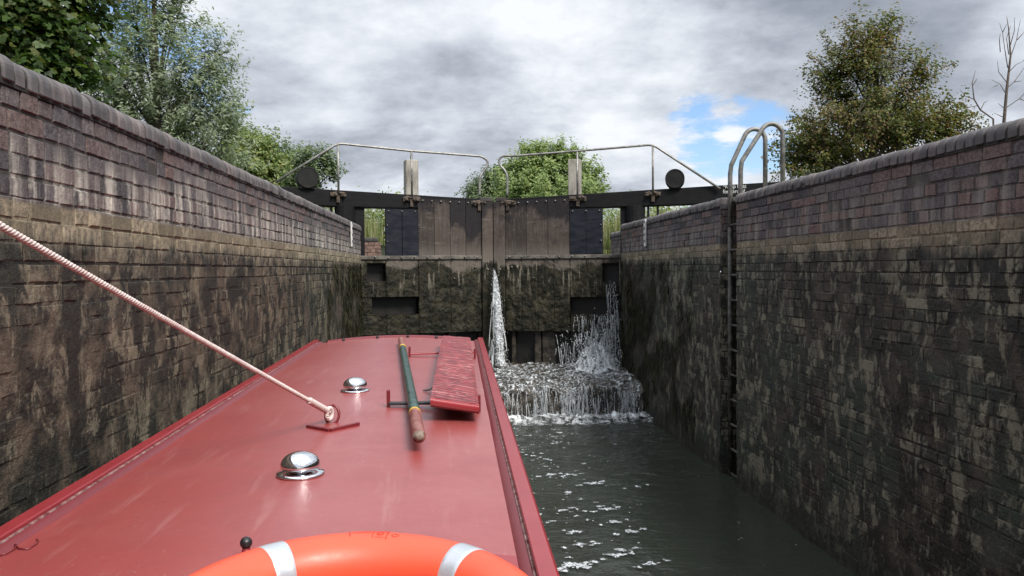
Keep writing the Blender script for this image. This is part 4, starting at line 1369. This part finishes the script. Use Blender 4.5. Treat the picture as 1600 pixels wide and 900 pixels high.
jc.grid([[tuple(jet_c(f) + Vector((jet_w(f) * .62 * math.cos(th) * (1 + .35 * fbm(th, f * 9, 2)), .05 * math.sin(th) * (.3 + f), .0))) for th in np.linspace(0, 2 * math.pi, 25)] for f in np.linspace(0, 1, 70)])
tag(jc.build('jet_core', foam_mat('jet_core_water', .47, .62, (.78, .82, .85), 24), smoothed=True), 'frothy middle of the jet leaking between the gate leaves', 'water jet', kind='stuff')

# the fall beside the hinge side of the lettered gate
sp = MB()
def fr_pt(px_, py_, t0):
    d_ = Vector((2.955, 13.2, 0)) - mit; d_.normalize(); n_ = Vector((d_.y, -d_.x, 0)); n_ = -n_ if n_.y > 0 else n_
    return atPlane(px_, py_, mit + n_ * t0, n_)
def st_hi(r): return fr_pt(r.uniform(948, 967), r.uniform(436, 470), .05)
def st_lo(r): return fr_pt(r.uniform(897, 965) if r.random() < .75 else r.uniform(935, 965), r.uniform(490, 500), .05)
def st_sm(r): return fr_pt(r.uniform(868, 905), r.uniform(522, 545), .0)
streamlets(sp, 14, st_hi, lambda r: Vector((r.gauss(0, .04), -r.uniform(.05, .3), -.2)), lambda r: .55, lambda r: r.uniform(.0015, .006), .05, 4, .5)
streamlets(sp, 60, st_lo, lambda r: Vector((r.gauss(0, .05), -r.uniform(.05, .35), -.2)), lambda r: .55, lambda r: r.uniform(.0015, .0055), .07, 5, .5)
streamlets(sp, 26, st_sm, lambda r: Vector((r.gauss(0, .12), -r.uniform(.05, .5), -.1)), lambda r: .55, lambda r: r.uniform(.002, .006), .03, 6, .45)
gv = MB()
GVP = []
for i in range(24):
    row = []
    for j in range(60):
        q = fr_pt(896 + (966 - 896) * j / 59, 492 + (590 - 492) * i / 23, .05)
        row.append((q.x, q.y - .20 * (i / 23) ** 1.5 + .02 * fbm(j * .4, i * .1), max(.5, q.z)))
    GVP.append(row)
gv.grid(GVP)
GATE_VEIL = gv
for _ in range(900):
    f = rnd.random()
    hi_ = rnd.random() < .35
    q = fr_pt(rnd.gauss(958, 4.5) if hi_ else (rnd.gauss(954, 9) if rnd.random() < .5 else rnd.uniform(898, 966)), 440 + 140 * f if hi_ else 495 + 85 * f, .06)
    sp.ball((q.x, q.y - .12 * f * f, q.z), rnd.choice((.002, .003, .004, .006)), sq=rnd.uniform(1, 2.8))
tag(sp.build('gate_leak', M_SPRAY, smoothed=True), 'streaks of leaking water running down the lettered gate into the splash', 'leaking water', kind='stuff')

# splash thrown up at the foot of that fall
sp = MB()
S0 = Vector((2.38, 13.0, .55))
for _ in range(330):
    an = rnd.uniform(0, 2 * math.pi); sd_ = rnd.uniform(.2, 1.0); vz = rnd.uniform(.8, 3.6)
    q = S0 + Vector((rnd.gauss(0, .14), rnd.gauss(0, .10), 0)); v_ = Vector((sd_ * math.cos(an) * .75, sd_ * math.sin(an) * .6 - .2, vz))
    pts = []
    T = rnd.uniform(.02, .32); ln_ = rnd.uniform(.03, .10)
    for k in range(5):
        tq = T + ln_ * k / 4
        pts.append(q + v_ * tq + Vector((0, 0, -4.9 * tq * tq)))
    if min(p.z for p in pts) < .5: continue
    b0 = rnd.uniform(.004, .016)
    sp.tube(pts, [b0 * .4, b0, b0, b0 * .8, b0 * .3], 5)
for _ in range(1500):
    q = S0 + Vector((rnd.gauss(-.02, .20), rnd.gauss(0, .13), abs(rnd.gauss(0, .24))))
    if q.x > XR - .03: continue
    sp.ball(q, rnd.uniform(.003, .013) * (1.3 if q.z < .65 else .8))
P = []
for i in range(46):
    row = []
    for j in range(46):
        u, v_ = i / 45 * 2 - 1, j / 45 * 2 - 1
        rr_ = math.hypot(u, v_)
        x, y = S0.x + u * .36, S0.y + v_ * .28
        hgt = max(0, 1 - rr_) ** .7 * (.46 + .18 * fbm(x * 7, y * 7, 2) + .10 * fbm(x * 19, y * 19, 4))
        row.append((x, y, cillz(x, y) + .01 + hgt))
    P.append(row)
fm = MB(); fm.grid(P)
sp.v_off = 0
o = sp.build('splash', M_SPRAY, smoothed=True)
tag(o, 'white splash thrown up at the foot of the fall by the wall', 'splash', kind='stuff')
tag(fm.build('splash_foam', foam_mat('splash_foam', .40, .52, scale=17), smoothed=True), 'mound of white foam under the splash by the wall', 'foam', kind='stuff')

# sheet of churned water over the cill top
fm = MB()
xs = np.linspace(XL + .3, XR - .04, 150)
fm.grid([[(x, edge_y(x) - .02 + (13.6 - edge_y(x)) * f, cillz(x, edge_y(x) + (13.6 - edge_y(x)) * f) + .020 + .022 * fbm(x * 6, f * 9, 7) + .018 * fbm(x * 15, f * 26, 9)) for x in xs] for f in np.linspace(0, 1, 90)])
tag(fm.build('cill_water', foam_mat('cill_foam', .47, .70, (.66, .70, .72), 20), smoothed=True), 'broken white water sliding over the cill top', 'white water', kind='stuff')

# the curtain over the edge of the cill
sp = MB()
def cx_pick(r):
    while True:
        x = r.uniform(.30, XR - .10)
        if r.random() < .12 + 1.3 * max(0, fbm(x * 3.1, 4.4) + .25) + .5 * max(0, fbm(x * 13, 1.7)): return x
def cst(r):
    x = cx_pick(r); y = edge_y(x)
    return Vector((x, y - .02 + r.uniform(-.02, .03), cillz(x, y) + r.uniform(-.02, .04)))
streamlets(sp, 420, cst, lambda r: Vector((r.gauss(0, .06), -r.uniform(.02, .42), -.1)),
           lambda r: .0, lambda r: r.choice((.0015, .002, .003, .0045, .006)), .08, 9, .45)
for _ in range(1500):
    x = cx_pick(rnd); z = rnd.uniform(.0, .48)
    sp.ball((x, edge_y(x) - .03 - .16 * (1 - z / .5) * rnd.random() + rnd.gauss(0, .02), z), rnd.choice((.002, .003, .004, .006)), sq=rnd.uniform(1, 2.2))
# the merged veil of water between the strands
vl = MB()
xs = np.linspace(.25, XR - .06, 170)
vl.grid([[(x, edge_y(x) - .035 - .13 * (1 - f) ** 1.0 * (.6 + .5 * fbm(x * 2.6, 8.1)) + .02 * fbm(x * 12, f * 2.5, 3), -.02 + (cillz(x, edge_y(x)) + .03) * f) for x in xs] for f in np.linspace(0, 1, 26)])
def veil_mat(name, lo, hi, sx_=16, sz_=2.2):
    m = foam_mat(name, lo, hi, (.86, .89, .91), 1.0)
    t = m.node_tree
    nz = [q for q in t.nodes if q.type == 'TEX_NOISE'][0]
    t.links.new(vmul(t, geo(t), (sx_, 4, sz_)), nz.inputs['Vector'])
    nz.inputs['Scale'].default_value = 1.5
    nz.inputs['Detail'].default_value = 7
    return m
tag(GATE_VEIL.build('gate_veil', veil_mat('gate_veil', .54, .70, 18, 2.4), smoothed=True), 'thin streaky veil of water down the foot of the lettered gate', 'leaking water', kind='stuff')
tag(vl.build('water_veil', veil_mat('water_veil', .53, .72), smoothed=True), 'thin broken veil of white water over the front of the cill', 'waterfall', kind='stuff')
tag(sp.build('waterfall', M_SPRAY, smoothed=True), 'curtain of water falling from the cill edge into the lock', 'waterfall', kind='stuff')
# foam roll along its foot
fm = MB()
xs = np.linspace(.2, XR - .0, 150)
def rollz(x, y):
    f = (y - 10.75) / (CY0 - 10.75)
    return .012 + .075 * max(0, math.sin(math.pi * min(1, max(0, f * 1.05)))) ** 2 * (f > .35) * (1 + fbm(x * 5, y * 5, 2)) + .028 * max(-.2, fbm(x * 11, y * 11, 5)) * f
fm.grid([[(x, y + .06 * fbm(x * 2, 3), rollz(x, y)) for x in xs] for y in np.linspace(10.85, CY0 + .0, 60)])
def roll_mat():
    m = foam_mat('roll_foam', .40, .62, (.76, .79, .80), 11)
    t = m.node_tree
    mx = [n_ for n_ in t.nodes if n_.type == 'MIX_SHADER'][0]
    f = mx.inputs[0].links[0].from_socket
    s = N(t, 'ShaderNodeSeparateXYZ', {0: geo(t)})
    nn = noise(t, geo(t), 3.5, 4)
    k = smooth(t, math_(t, 'ADD', s.outputs[1], math_(t, 'MULTIPLY', math_(t, 'SUBTRACT', nn, .5), 1.1)), 10.85, 11.25)
    t.links.new(math_(t, 'MULTIPLY', f, k), mx.inputs[0])
    return m
tag(fm.build('foam_roll', roll_mat(), smoothed=True), 'strip of white foam at the foot of the cill waterfall', 'foam', kind='stuff')

# foam flecks on the lock water, part of them sky glints put in as white
fk = MB()
def fleck(x, y, w_, h_, seed):
    rr = random.Random(seed)
    n_ = 26
    pts = []
    for k in range(n_):
        an = 2 * math.pi * k / n_
        m_ = max(.15, .62 + .95 * fbm(math.cos(an) * 1.3 + seed * 1.7, math.sin(an) * 1.3, seed * .31) + .12 * rr.random())
        pts.append((x + w_ * m_ * math.cos(an), y + h_ * m_ * math.sin(an), .019 + .010 * min(1, max(0, (y - 7) / 4))))
    fk.add([(x, y, .021)] + pts, [(0, 1 + k, 1 + (k + 1) % n_) for k in range(n_)])
fr = random.Random(12)
for k in range(60):
    y = 4.3 + 6.9 * fr.random() ** .9
    x = .62 + abs(fr.gauss(0, .42)) + .03 * (y - 5)
    if x > 2.5: continue
    w_ = fr.uniform(.012, .06) * (1.25 if y < 6.5 else .9)
    fleck(x, y, w_, w_ * fr.uniform(.35, .9), k)
    for _ in range(fr.randint(0, 4)):
        fleck(x + fr.gauss(0, .14), y + fr.gauss(0, .09), w_ * fr.uniform(.15, .7), w_ * fr.uniform(.12, .5), k * 7 + _)
for k in range(190):
    y = 4.2 + 7.0 * fr.random(); x = fr.uniform(.5, 2.75)
    if x > 1.7 and fr.random() < .65: continue
    fleck(x, y, fr.uniform(.004, .011), fr.uniform(.004, .011), 5000 + k)
for k, (px_, py_, ww, hh) in enumerate(((905, 882, .20, .05), (965, 868, .11, .05), (948, 795, .13, .05), (985, 830, .10, .06), (975, 860, .14, .03), (905, 850, .09, .06), (960, 815, .09, .04), (1020, 880, .10, .04), (995, 760, .06, .04), (880, 890, .1, .06), (925, 755, .13, .06), (860, 742, .10, .05))):
    p = atZ(px_, py_, .02); fleck(p.x, p.y, ww * .7, hh, 9000 + k); fleck(p.x + .12, p.y + .05, ww * .3, hh * .6, 9100 + k); fleck(p.x - .13, p.y - .06, ww * .35, hh * .5, 9200 + k)
tag(fk.build('foam_glint_flecks', M_FLECK), 'white flecks of foam and painted-in sky glints on the dark lock water', 'foam', kind='stuff')

# ------------------------------------------------------------------ plants
def quads(C, Dv, Sv, L, W):
    """leaf quads: centre, long axis, cross axis, length, width (arrays)"""
    a = C - Dv * (L * .5)[:, None]; b = C + Dv * (L * .5)[:, None]
    s = Sv * (W * .5)[:, None]
    V = np.stack([a, C + s, b, C - s], 1).reshape(-1, 3)
    F = np.arange(len(V)).reshape(-1, 4)
    return V, F

def unit(n_): 
    v = rng.normal(size=(n_, 3)); return v / np.linalg.norm(v, axis=1)[:, None]

def foliage(name, mat, parent, tips, per, spread, L, W, droop=0.0, tone_bias=None, flat=0.0, lobed=False):
    tips = np.asarray(tips)
    n_ = len(tips) * per
    idx = np.repeat(np.arange(len(tips)), per)
    C = tips[idx] + rng.normal(size=(n_, 3)) * np.asarray(spread)
    cen = tips.mean(0)
    out = C - cen; out /= np.linalg.norm(out, axis=1)[:, None] + 1e-9
    nrm = unit(n_) * .75 + out * .45 + np.array([.12, -.2, .75 + flat * .2]); nrm /= np.linalg.norm(nrm, axis=1)[:, None]
    Dv = unit(n_); Dv[:, 2] -= droop
    Dv -= nrm * (Dv * nrm).sum(1)[:, None]; Dv /= np.linalg.norm(Dv, axis=1)[:, None] + 1e-9
    Sv = np.cross(nrm, Dv)
    l = L * rng.uniform(.6, 1.3, n_); w_ = W * rng.uniform(.6, 1.3, n_)
    rep_ = 1
    if lobed:                       # three pointed lobes to a leaf
        rep_ = 3
        parts = []
        for an_, k_ in ((-.95, .8), (0, 1.0), (.95, .8)):
            d2 = Dv * math.cos(an_) + Sv * math.sin(an_); s2 = Sv * math.cos(an_) - Dv * math.sin(an_)
            parts.append(quads(C + d2 * (l * .5 * k_)[:, None], d2, s2, l * k_, w_ * .62)[0].reshape(-1, 4, 3))
        V = np.stack(parts, 1).reshape(-1, 3); F = np.arange(len(V)).reshape(-1, 4)
    else:
        V, F = quads(C, Dv, Sv, l, w_)
    ct = rng.random(len(tips))
    tone = np.clip(.25 * rng.normal(size=n_) + .2 + .6 * ct[idx], 0, 1)
    if tone_bias is not None: tone = np.clip(tone + tone_bias(C), 0, 1)
    col = np.repeat(np.stack([tone, tone, tone, np.ones(n_)], 1), 4 * rep_, axis=0)
    return npmesh(name, V, F, mat, parent, col)

def tips_in(lobes, n_, shell=.55):
    """twig ends spread through ellipsoid lobes, mostly towards their outside"""
    out = []
    tot = sum(l[3] * l[4] * l[5] for l in lobes) if False else sum((l[3] * l[5]) for l in lobes)
    for cx_, cy_, cz_, rx, ry, rz in lobes:
        k = max(4, int(n_ * rx * rz / tot))
        d = unit(k); r_ = (shell ** 3 + (1 - shell ** 3) * rng.random(k)) ** (1 / 3) * rng.uniform(.82, 1.12, k)
        out.append(np.array([cx_, cy_, cz_]) + d * r_[:, None] * np.array([rx, ry, rz]))
    return np.concatenate(out)

def sprays(tips, n_=4, ln=.45, up=.8, seed=1):
    """turn every twig end into a short leafy shoot"""
    r_ = np.random.default_rng(seed)
    T = np.asarray(tips); c = T.mean(0)
    d = (T - c); d /= np.linalg.norm(d, axis=1)[:, None] + 1e-9
    d = d * .6 + r_.normal(size=T.shape) * .45 + np.array([0, 0, up]); d /= np.linalg.norm(d, axis=1)[:, None]
    l = ln * r_.uniform(.4, 1.5, len(T))
    f = np.linspace(0, 1, n_)
    return (T[:, None, :] + d[:, None, :] * (l[:, None] * f[None, :])[:, :, None]).reshape(-1, 3)

def limbs(root, base, tips, trunk_r, trunk_h, n_limb, mat, lean=(0, 0), twig_every=1):
    """tapered trunk, limbs to scattered crown points, thin twigs from limbs to the leaf tips"""
    base = Vector(base)
    tr = MB()
    tp = [base + Vector((lean[0] * f + .12 * fbm(f * 2, base.x), lean[1] * f, trunk_h * f)) for f in np.linspace(0, 1, 12)]
    tr.tube(tp, [trunk_r * (1.25 - f * .25 if f < .1 else 1.1 - .85 * f) for f in np.linspace(0, 1, 12)], 9)
    tr.build('trunk', mat, root, smoothed=True)
    T = np.asarray(tips)
    sel = T[rng.choice(len(T), min(n_limb, len(T)), replace=False)]
    lb_, ends = MB(), []
    for e in sel:
        e = Vector(e)
        f = min(.92, max(.22, (e.z - base.z) / trunk_h * .62))
        s = tp[int(f * 11)]
        mid = s.lerp(e, .5) + Vector((rnd.gauss(0, .06), rnd.gauss(0, .06), .08)) * (e - s).length
        path = [s.lerp(mid, q).lerp(mid.lerp(e, q), q) for q in np.linspace(0, 1, 8)]
        r0 = trunk_r * .34 * (1.1 - f)
        lb_.tube(path, [r0 * (1 - .85 * q) + .004 for q in np.linspace(0, 1, 8)], 5)
        ends += path[3:]
    E_ = np.array([tuple(p) for p in ends])
    for e in T[::twig_every]:
        k = int(np.argmin(((E_ - e) ** 2).sum(1)))
        s = Vector(E_[k]); e = Vector(e)
        lb_.tube([s, s.lerp(e, .5) + Vector((0, 0, .05 * (e - s).length)), e], [.010, .007, .003], 4, cap=False)
    lb_.build('limbs', mat, root)

def lobes_px(items, Y, depth=.8):
    out = []
    for x, y, rx, ry in items:
        p = atY(x, y, Y); k = Y / FPX
        out.append((p.x, p.y + rnd.uniform(-.3, .3) * rx * k, p.z, rx * k, rx * k * depth, ry * k))
    return out
GZ = ZT - .05
# big maple over the wall at the near end
lo = lobes_px([(a_ - 28, b_, c_, d_) for a_, b_, c_, d_ in [(20, 20, 130, 90), (95, 55, 75, 60), (60, 110, 60, 42), (-60, 60, 120, 110), (130, 80, 38, 32), (40, -70, 130, 80), (-90, -90, 150, 110), (115, -10, 55, 50), (118, 112, 30, 22)]], 9.5)
tp_ = tips_in(lo, 800, .40)
b_ = atY(-110, 300, 9.5)
tr_ = empty('maple_tree', (b_.x, 9.5, GZ), 'dark green maple with broad leaves overhanging the wall beside the boat', 'tree')
limbs(tr_, (b_.x, 9.5, GZ), tp_, .22, 6.2, 40, M_BARK, (.6, 0), 2)
foliage('crown', M_MAPLE, tr_, sprays(tp_, 3, .35, .0, 2), 10, .11, .082, .085, .35, flat=1.2, lobed=True)
# tall silvery willow
lo = lobes_px([(235, 30, 62, 55), (250, 110, 85, 70), (300, 170, 62, 80), (190, 130, 45, 70), (215, 210, 95, 60), (300, 250, 66, 60), (330, 110, 22, 48), (345, 200, 22, 40), (175, 170, 45, 55), (270, -10, 30, 40), (205, 0, 30, 40), (250, 290, 110, 50)], 24)
tp_ = tips_in(lo, 1000, .22)
b_ = atY(245, 400, 24)
tr_ = empty('willow_tree', (b_.x, 24, GZ), 'tall silvery green willow rising behind the wall beside the boat', 'tree')
limbs(tr_, (b_.x, 24, GZ), tp_, .17, 9.0, 50, M_BARK, (.1, 0), 5)
foliage('crown', M_WILLOW, tr_, sprays(tp_, 5, .75, .9, 3), 9, .085, .17, .05, -.1, tone_bias=lambda C: -.2 * np.clip((C[:, 2] - 6.0) / 3, 0, 1) + .22)
# smaller trees running towards the gate
def small_tree(name, items, Y, mat, label, n_, per, L, W, spread, trunkx, h_, shell=.35):
    lo_ = lobes_px([(a_, b_ + 16, c_, d_ * .9) for a_, b_, c_, d_ in items], Y)
    tq = tips_in(lo_, n_, shell)
    p = atY(trunkx, 400, Y)
    o = empty(name, (p.x, Y, GZ), label, 'tree')
    limbs(o, (p.x, Y, GZ), tq, .12, h_ * .8, 20, M_BARK, (0, 0), 9)
    foliage('crown', mat, o, sprays(tq, 4, spread * 2.2, .6, int(Y)), per // 4, spread * .42, L, W, .05)
small_tree('scrub_tree', [(385, 250, 44, 40), (415, 262, 36, 38), (370, 275, 40, 40), (400, 228, 20, 24)], 30, M_SCRUB, 'yellow green bushy tree low behind the wall, beside the tall willow', 420, 40, .17, .08, .26, 395, 3.6)
small_tree('alder_tree', [(395, 222, 34, 26), (432, 240, 30, 30), (430, 275, 40, 30), (372, 205, 20, 20)], 34, M_DEEP, 'grey green tree behind the yellow green bush', 360, 40, .17, .09, .26, 420, 5.0)
small_tree('young_alder', [(488, 250, 26, 26), (510, 244, 14, 16), (470, 270, 22, 22), (480, 292, 26, 20), (519, 258, 7, 14)], 28, M_DEEP, 'small drooping tree directly behind the black drum on the gate beam', 230, 34, .14, .07, .2, 480, 3.8)
small_tree('far_willow', [(845, 255, 50, 40), (885, 262, 52, 44), (820, 275, 44, 36), (905, 285, 42, 36), (838, 228, 18, 18), (878, 228, 22, 16), (860, 295, 80, 30)], 55, M_BRIGHT, 'large bright green willow standing beyond the gates, behind the timber post', 900, 44, .26, .12, .36, 865, 6.0)
small_tree('far_sallow', [(770, 280, 28, 22), (790, 288, 26, 22), (748, 290, 20, 16), (772, 264, 12, 10), (770, 305, 44, 18)], 62, M_DEEP, 'small green tree seen between the swan necks of the two handrails', 340, 40, .26, .12, .34, 770, 4.6)
# hawthorn on the other side
lo = lobes_px([(1345, 130, 62, 62), (1330, 200, 85, 52), (1400, 180, 62, 52), (1290, 225, 60, 40), (1440, 215, 55, 42), (1340, 85, 40, 42), (1375, 60, 30, 26), (1300, 130, 35, 30), (1480, 190, 36, 34), (1260, 250, 45, 30), (1420, 120, 32, 26)], 15.5)
tp_ = tips_in(lo, 1150, .10)
ex = []
for x, y, x2, y2 in ((1330, 70, 1335, 24), (1365, 60, 1412, 28), (1390, 80, 1408, 42), (1300, 95, 1285, 50), (1290, 130, 1262, 88), (1440, 140, 1492, 100), (1450, 170, 1512, 168), (1470, 200, 1535, 182), (1275, 195, 1228, 192), (1260, 230, 1212, 205), (1250, 260, 1205, 285), (1240, 245, 1205, 230), (1430, 120, 1450, 90), (1310, 80, 1290, 100), (1500, 205, 1540, 215)):
    for f in np.linspace(0, 1, 11): 
        p = atY(x + (x2 - x) * f, y + (y2 - y) * f - 10 * math.sin(f * 3.14), 15.5); ex.append((p.x, p.y + rnd.gauss(0, .08), p.z))
b_ = atY(1360, 420, 15.5)
tr_ = empty('hawthorn_tree', (b_.x, 15.5, GZ), 'hawthorn with rust tinged leaves behind the wall by the ladder hoops', 'tree')
limbs(tr_, (b_.x, 15.5, GZ), tp_, .15, 3.4, 46, M_BARK, (.1, 0), 1)
foliage('crown', M_HAW, tr_, sprays(tp_, 4, .36, .25, 5), 9, .055, .062, .048, 0, tone_bias=lambda C: .12 * np.sin(C[:, 0] * 2.3 + C[:, 2] * 3.1))
foliage('outer_sprays', M_HAW, tr_, np.array(ex), 12, .045, .058, .042, 0)
E_ = np.array(ex).reshape(-1, 11, 3)
for br_ in E_:
    tw = MB(); tw.tube([Vector(p) for p in br_], [.012 - .009 * k / 10 for k in range(11)], 5); tw.build('twig', M_TWIG, tr_)
# bare sapling at the edge of the picture
bs = empty('bare_tree', tuple(atY(1568, 300, 13.5))[:2] + (GZ,), 'leafless dead tree with upright twigs above the ladder wall', 'tree')
tr0 = MB(); tw = MB()
def tw_path(pts, r0, r1, mbx):
    P_ = [atY(x, y, 13.5) + Vector((0, rnd.gauss(0, .03), 0)) for x, y in pts]
    mbx.tube(P_, [r0 + (r1 - r0) * k / (len(P_) - 1) for k in range(len(P_))], 6)
q = atY(1568, 200, 13.5)
tr0.tube([Vector((q.x, 13.5, GZ)), q, atY(1573, 140, 13.5), atY(1579, 88, 13.5), atY(1576, 45, 13.5), atY(1573, 26, 13.5)], [.036, .030, .023, .016, .009, .004], 8)
tr0.build('trunk', M_TWIG, bs, smoothed=True)
for pts in (((1571, 150), (1562, 132), (1550, 124)), ((1573, 138), (1585, 128), (1599, 112), (1606, 96)), ((1570, 170), (1590, 155), (1604, 140), (1612, 120)), ((1576, 112), (1590, 100), (1600, 95)), ((1577, 105), (1566, 80), (1568, 50), (1564, 35)),
            ((1579, 90), (1590, 62), (1597, 30)), ((1578, 70), (1584, 48), (1583, 28)), ((1568, 185), (1556, 176)), ((1574, 130), (1562, 112), (1558, 95)), ((1570, 172), (1562, 160)), ((1585, 128), (1598, 126)), ((1566, 80), (1560, 62), (1563, 52)), ((1590, 62), (1600, 50)), ((1590, 155), (1602, 160)), ((1568, 50), (1572, 38)),
            ((1562, 132), (1552, 136)), ((1600, 95), (1608, 84)), ((1579, 84), (1573, 60), (1580, 40))):
    tw_path(pts, .009, .003, tw)
tw.build('branches', M_TWIG, bs)
bs2 = empty('bare_sapling', tuple(atY(1540, 260, 13.2))[:2] + (GZ,), 'thin leafless sapling curving up between the hawthorn and the dead tree', 'sapling')
tr0 = MB(); q = atY(1552, 186, 13.2)
tr0.tube([Vector((q.x + .05, 13.2, GZ)), q, atY(1532, 172, 13.2), atY(1522, 155, 13.2), atY(1519, 130, 13.2), atY(1524, 111, 13.2)], [.022, .016, .014, .012, .008, .004], 6)
tr0.build('trunk', M_TWIG, bs2, smoothed=True)
tr0 = MB()
for pts in (((1522, 155), (1508, 150), (1500, 140)), ((1532, 172), (1538, 160), (1543, 158)), ((1519, 135), (1526, 124)), ((1528, 165), (1512, 168), (1500, 160))): 
    P_ = [atY(x, y, 13.2) for x, y in pts]; tr0.tube(P_, [.008, .006, .003][:len(P_)], 5)
tr0.build('twigs', M_TWIG, bs2)

# reeds and scrub beyond the gates
def blades(name, label, boxes, n_, hmin, hmax, wd, mat, bend=.25):
    V_, F_, C_ = [], [], []
    for x0, x1, y0, y1, z in boxes:
        k = int(n_ / len(boxes))
        bx = rng.uniform(x0, x1, k); by = rng.uniform(y0, y1, k); h_ = rng.uniform(hmin, hmax, k)
        an = rng.uniform(0, 6.28, k); be = rng.normal(0, bend, k) * h_
        B_ = np.stack([bx, by, np.full(k, z)], 1)
        dx = np.stack([np.cos(an), np.sin(an), np.zeros(k)], 1)
        Tn = B_ + dx * be[:, None] + np.stack([np.zeros(k), np.zeros(k), h_], 1)
        Md = B_ + dx * (be * .3)[:, None] + np.stack([np.zeros(k), np.zeros(k), h_ * .55], 1)
        s_ = np.stack([-np.sin(an), np.cos(an), np.zeros(k)], 1) * wd
        o_ = sum(len(v) for v in V_)
        V_.append(np.stack([B_ - s_, B_ + s_, Md + s_ * .8, Md - s_ * .8, Tn], 1).reshape(-1, 3))
        i = np.arange(k)[:, None] * 5 + o_
        F_.append(np.concatenate([i + np.array([[0, 1, 2, 3]]), i + np.array([[3, 2, 4, 4]])]))
        tn = np.clip(rng.random(k) * .6 + .4 * (h_ - hmin) / (hmax - hmin + 1e-6), 0, 1)
        C_.append(np.repeat(np.stack([tn, tn, tn, np.ones(k)], 1), 5, axis=0))
    F_ = np.concatenate(F_)
    q = F_[F_[:, 2] != F_[:, 3]]; tq = F_[F_[:, 2] == F_[:, 3]][:, :3]
    F3 = np.concatenate([q[:, [0, 1, 2]], q[:, [0, 2, 3]], tq])
    o = npmesh(name, np.concatenate(V_), F3, mat, None, np.concatenate(C_))
    return tag(o, label, 'reeds' if 'reed' in name else 'weeds', kind='stuff')
blades('reeds', 'tall pale reeds and grasses beyond the gates', [(-9, -3.4, 24, 34, 2.5), (5.0, 9.5, 22, 34, 2.5), (-5.5, -2.05, 18.0, 24, 2.85), (3.9, 7, 17.5, 21, 2.7)], 9000, .4, 1.0, .012, M_REED, .18)
hd = MB()
tq = tips_in([(x, 40 + rnd.uniform(-2, 2), 4.2, 1.9, 1.5, 1.55) for x in np.arange(-20, -1.5, 1.6)] + [(x, 42 + rnd.uniform(-2, 2), 4.2, 1.9, 1.5, 1.5) for x in np.arange(5.5, 24, 1.6)], 2200, .2)
tag(foliage('hedge_foliage', M_SCRUB, None, tq, 30, .3, .2, .1, .1), 'low green scrub along the banks beyond the gates', 'scrub', kind='stuff')
blades('bank_weeds', 'tufts of grass along the tops of the lock sides', [(XL - 2.5, XL - .5, 3, 15, ZT - .05), (XR + .5, XR + 2.5, 3, 15, ZT - .05)], 6000, .03, .12, .004, M_REED, .4)

# weed hanging on the wet walls by the gates
def hang(name, label, X, nx, y0, y1, z0, z1, n_, seed, lenm):
    r_ = np.random.default_rng(seed)
    y = y1 - (y1 - y0) * r_.random(n_) ** 1.7
    z = r_.uniform(z0, z1, n_)
    nz = np.array([fbm(a * 1.6, b * 1.6, seed) for a, b in zip(y, z)])
    keep = nz > -.10 + .30 * (y1 - y) / (y1 - y0) - .1
    y, z = y[keep], z[keep]; k = len(y)
    h_ = r_.uniform(.4, 1.3, k) * lenm
    out = r_.uniform(.006, .035, k)
    dyy = r_.normal(0, .22, k) * h_
    x = np.full(k, X)
    A_ = np.stack([x + nx * .004, y, z], 1); B_ = np.stack([x + nx * out, y + dyy * .4, z - h_ * .45], 1); T_ = np.stack([x + nx * out * .55, y + dyy, z - h_], 1)
    wd = r_.uniform(.002, .0055, k)
    s_ = np.stack([nx * r_.normal(0, .4, k), np.ones(k), np.zeros(k)], 1) * wd[:, None]
    V_ = np.stack([A_ - s_, A_ + s_, B_ + s_, B_ - s_, T_], 1).reshape(-1, 3)
    i = np.arange(k)[:, None] * 5
    F3 = np.concatenate([i + np.array([[0, 1, 2]]), i + np.array([[0, 2, 3]]), i + np.array([[3, 2, 4]])])
    tn = np.clip(r_.random(k) ** 2.2, 0, 1)
    o = npmesh(name, V_, F3, M_WEED, None, np.repeat(np.stack([tn, tn, tn, np.ones(k)], 1), 5, axis=0))
    tag(o, label, 'weed', kind='stuff')
hang('hanging_weed', 'matted weed hanging on the wall between the ladder and the gate', XR, -1, 9.0, 13.05, .25, 2.32, 9000, 3, .16)
hang('hanging_weed', 'matted weed hanging on the wall beside the boat near the gate', XL, 1, 9.5, 13.05, .25, 2.32, 8000, 4, .16)
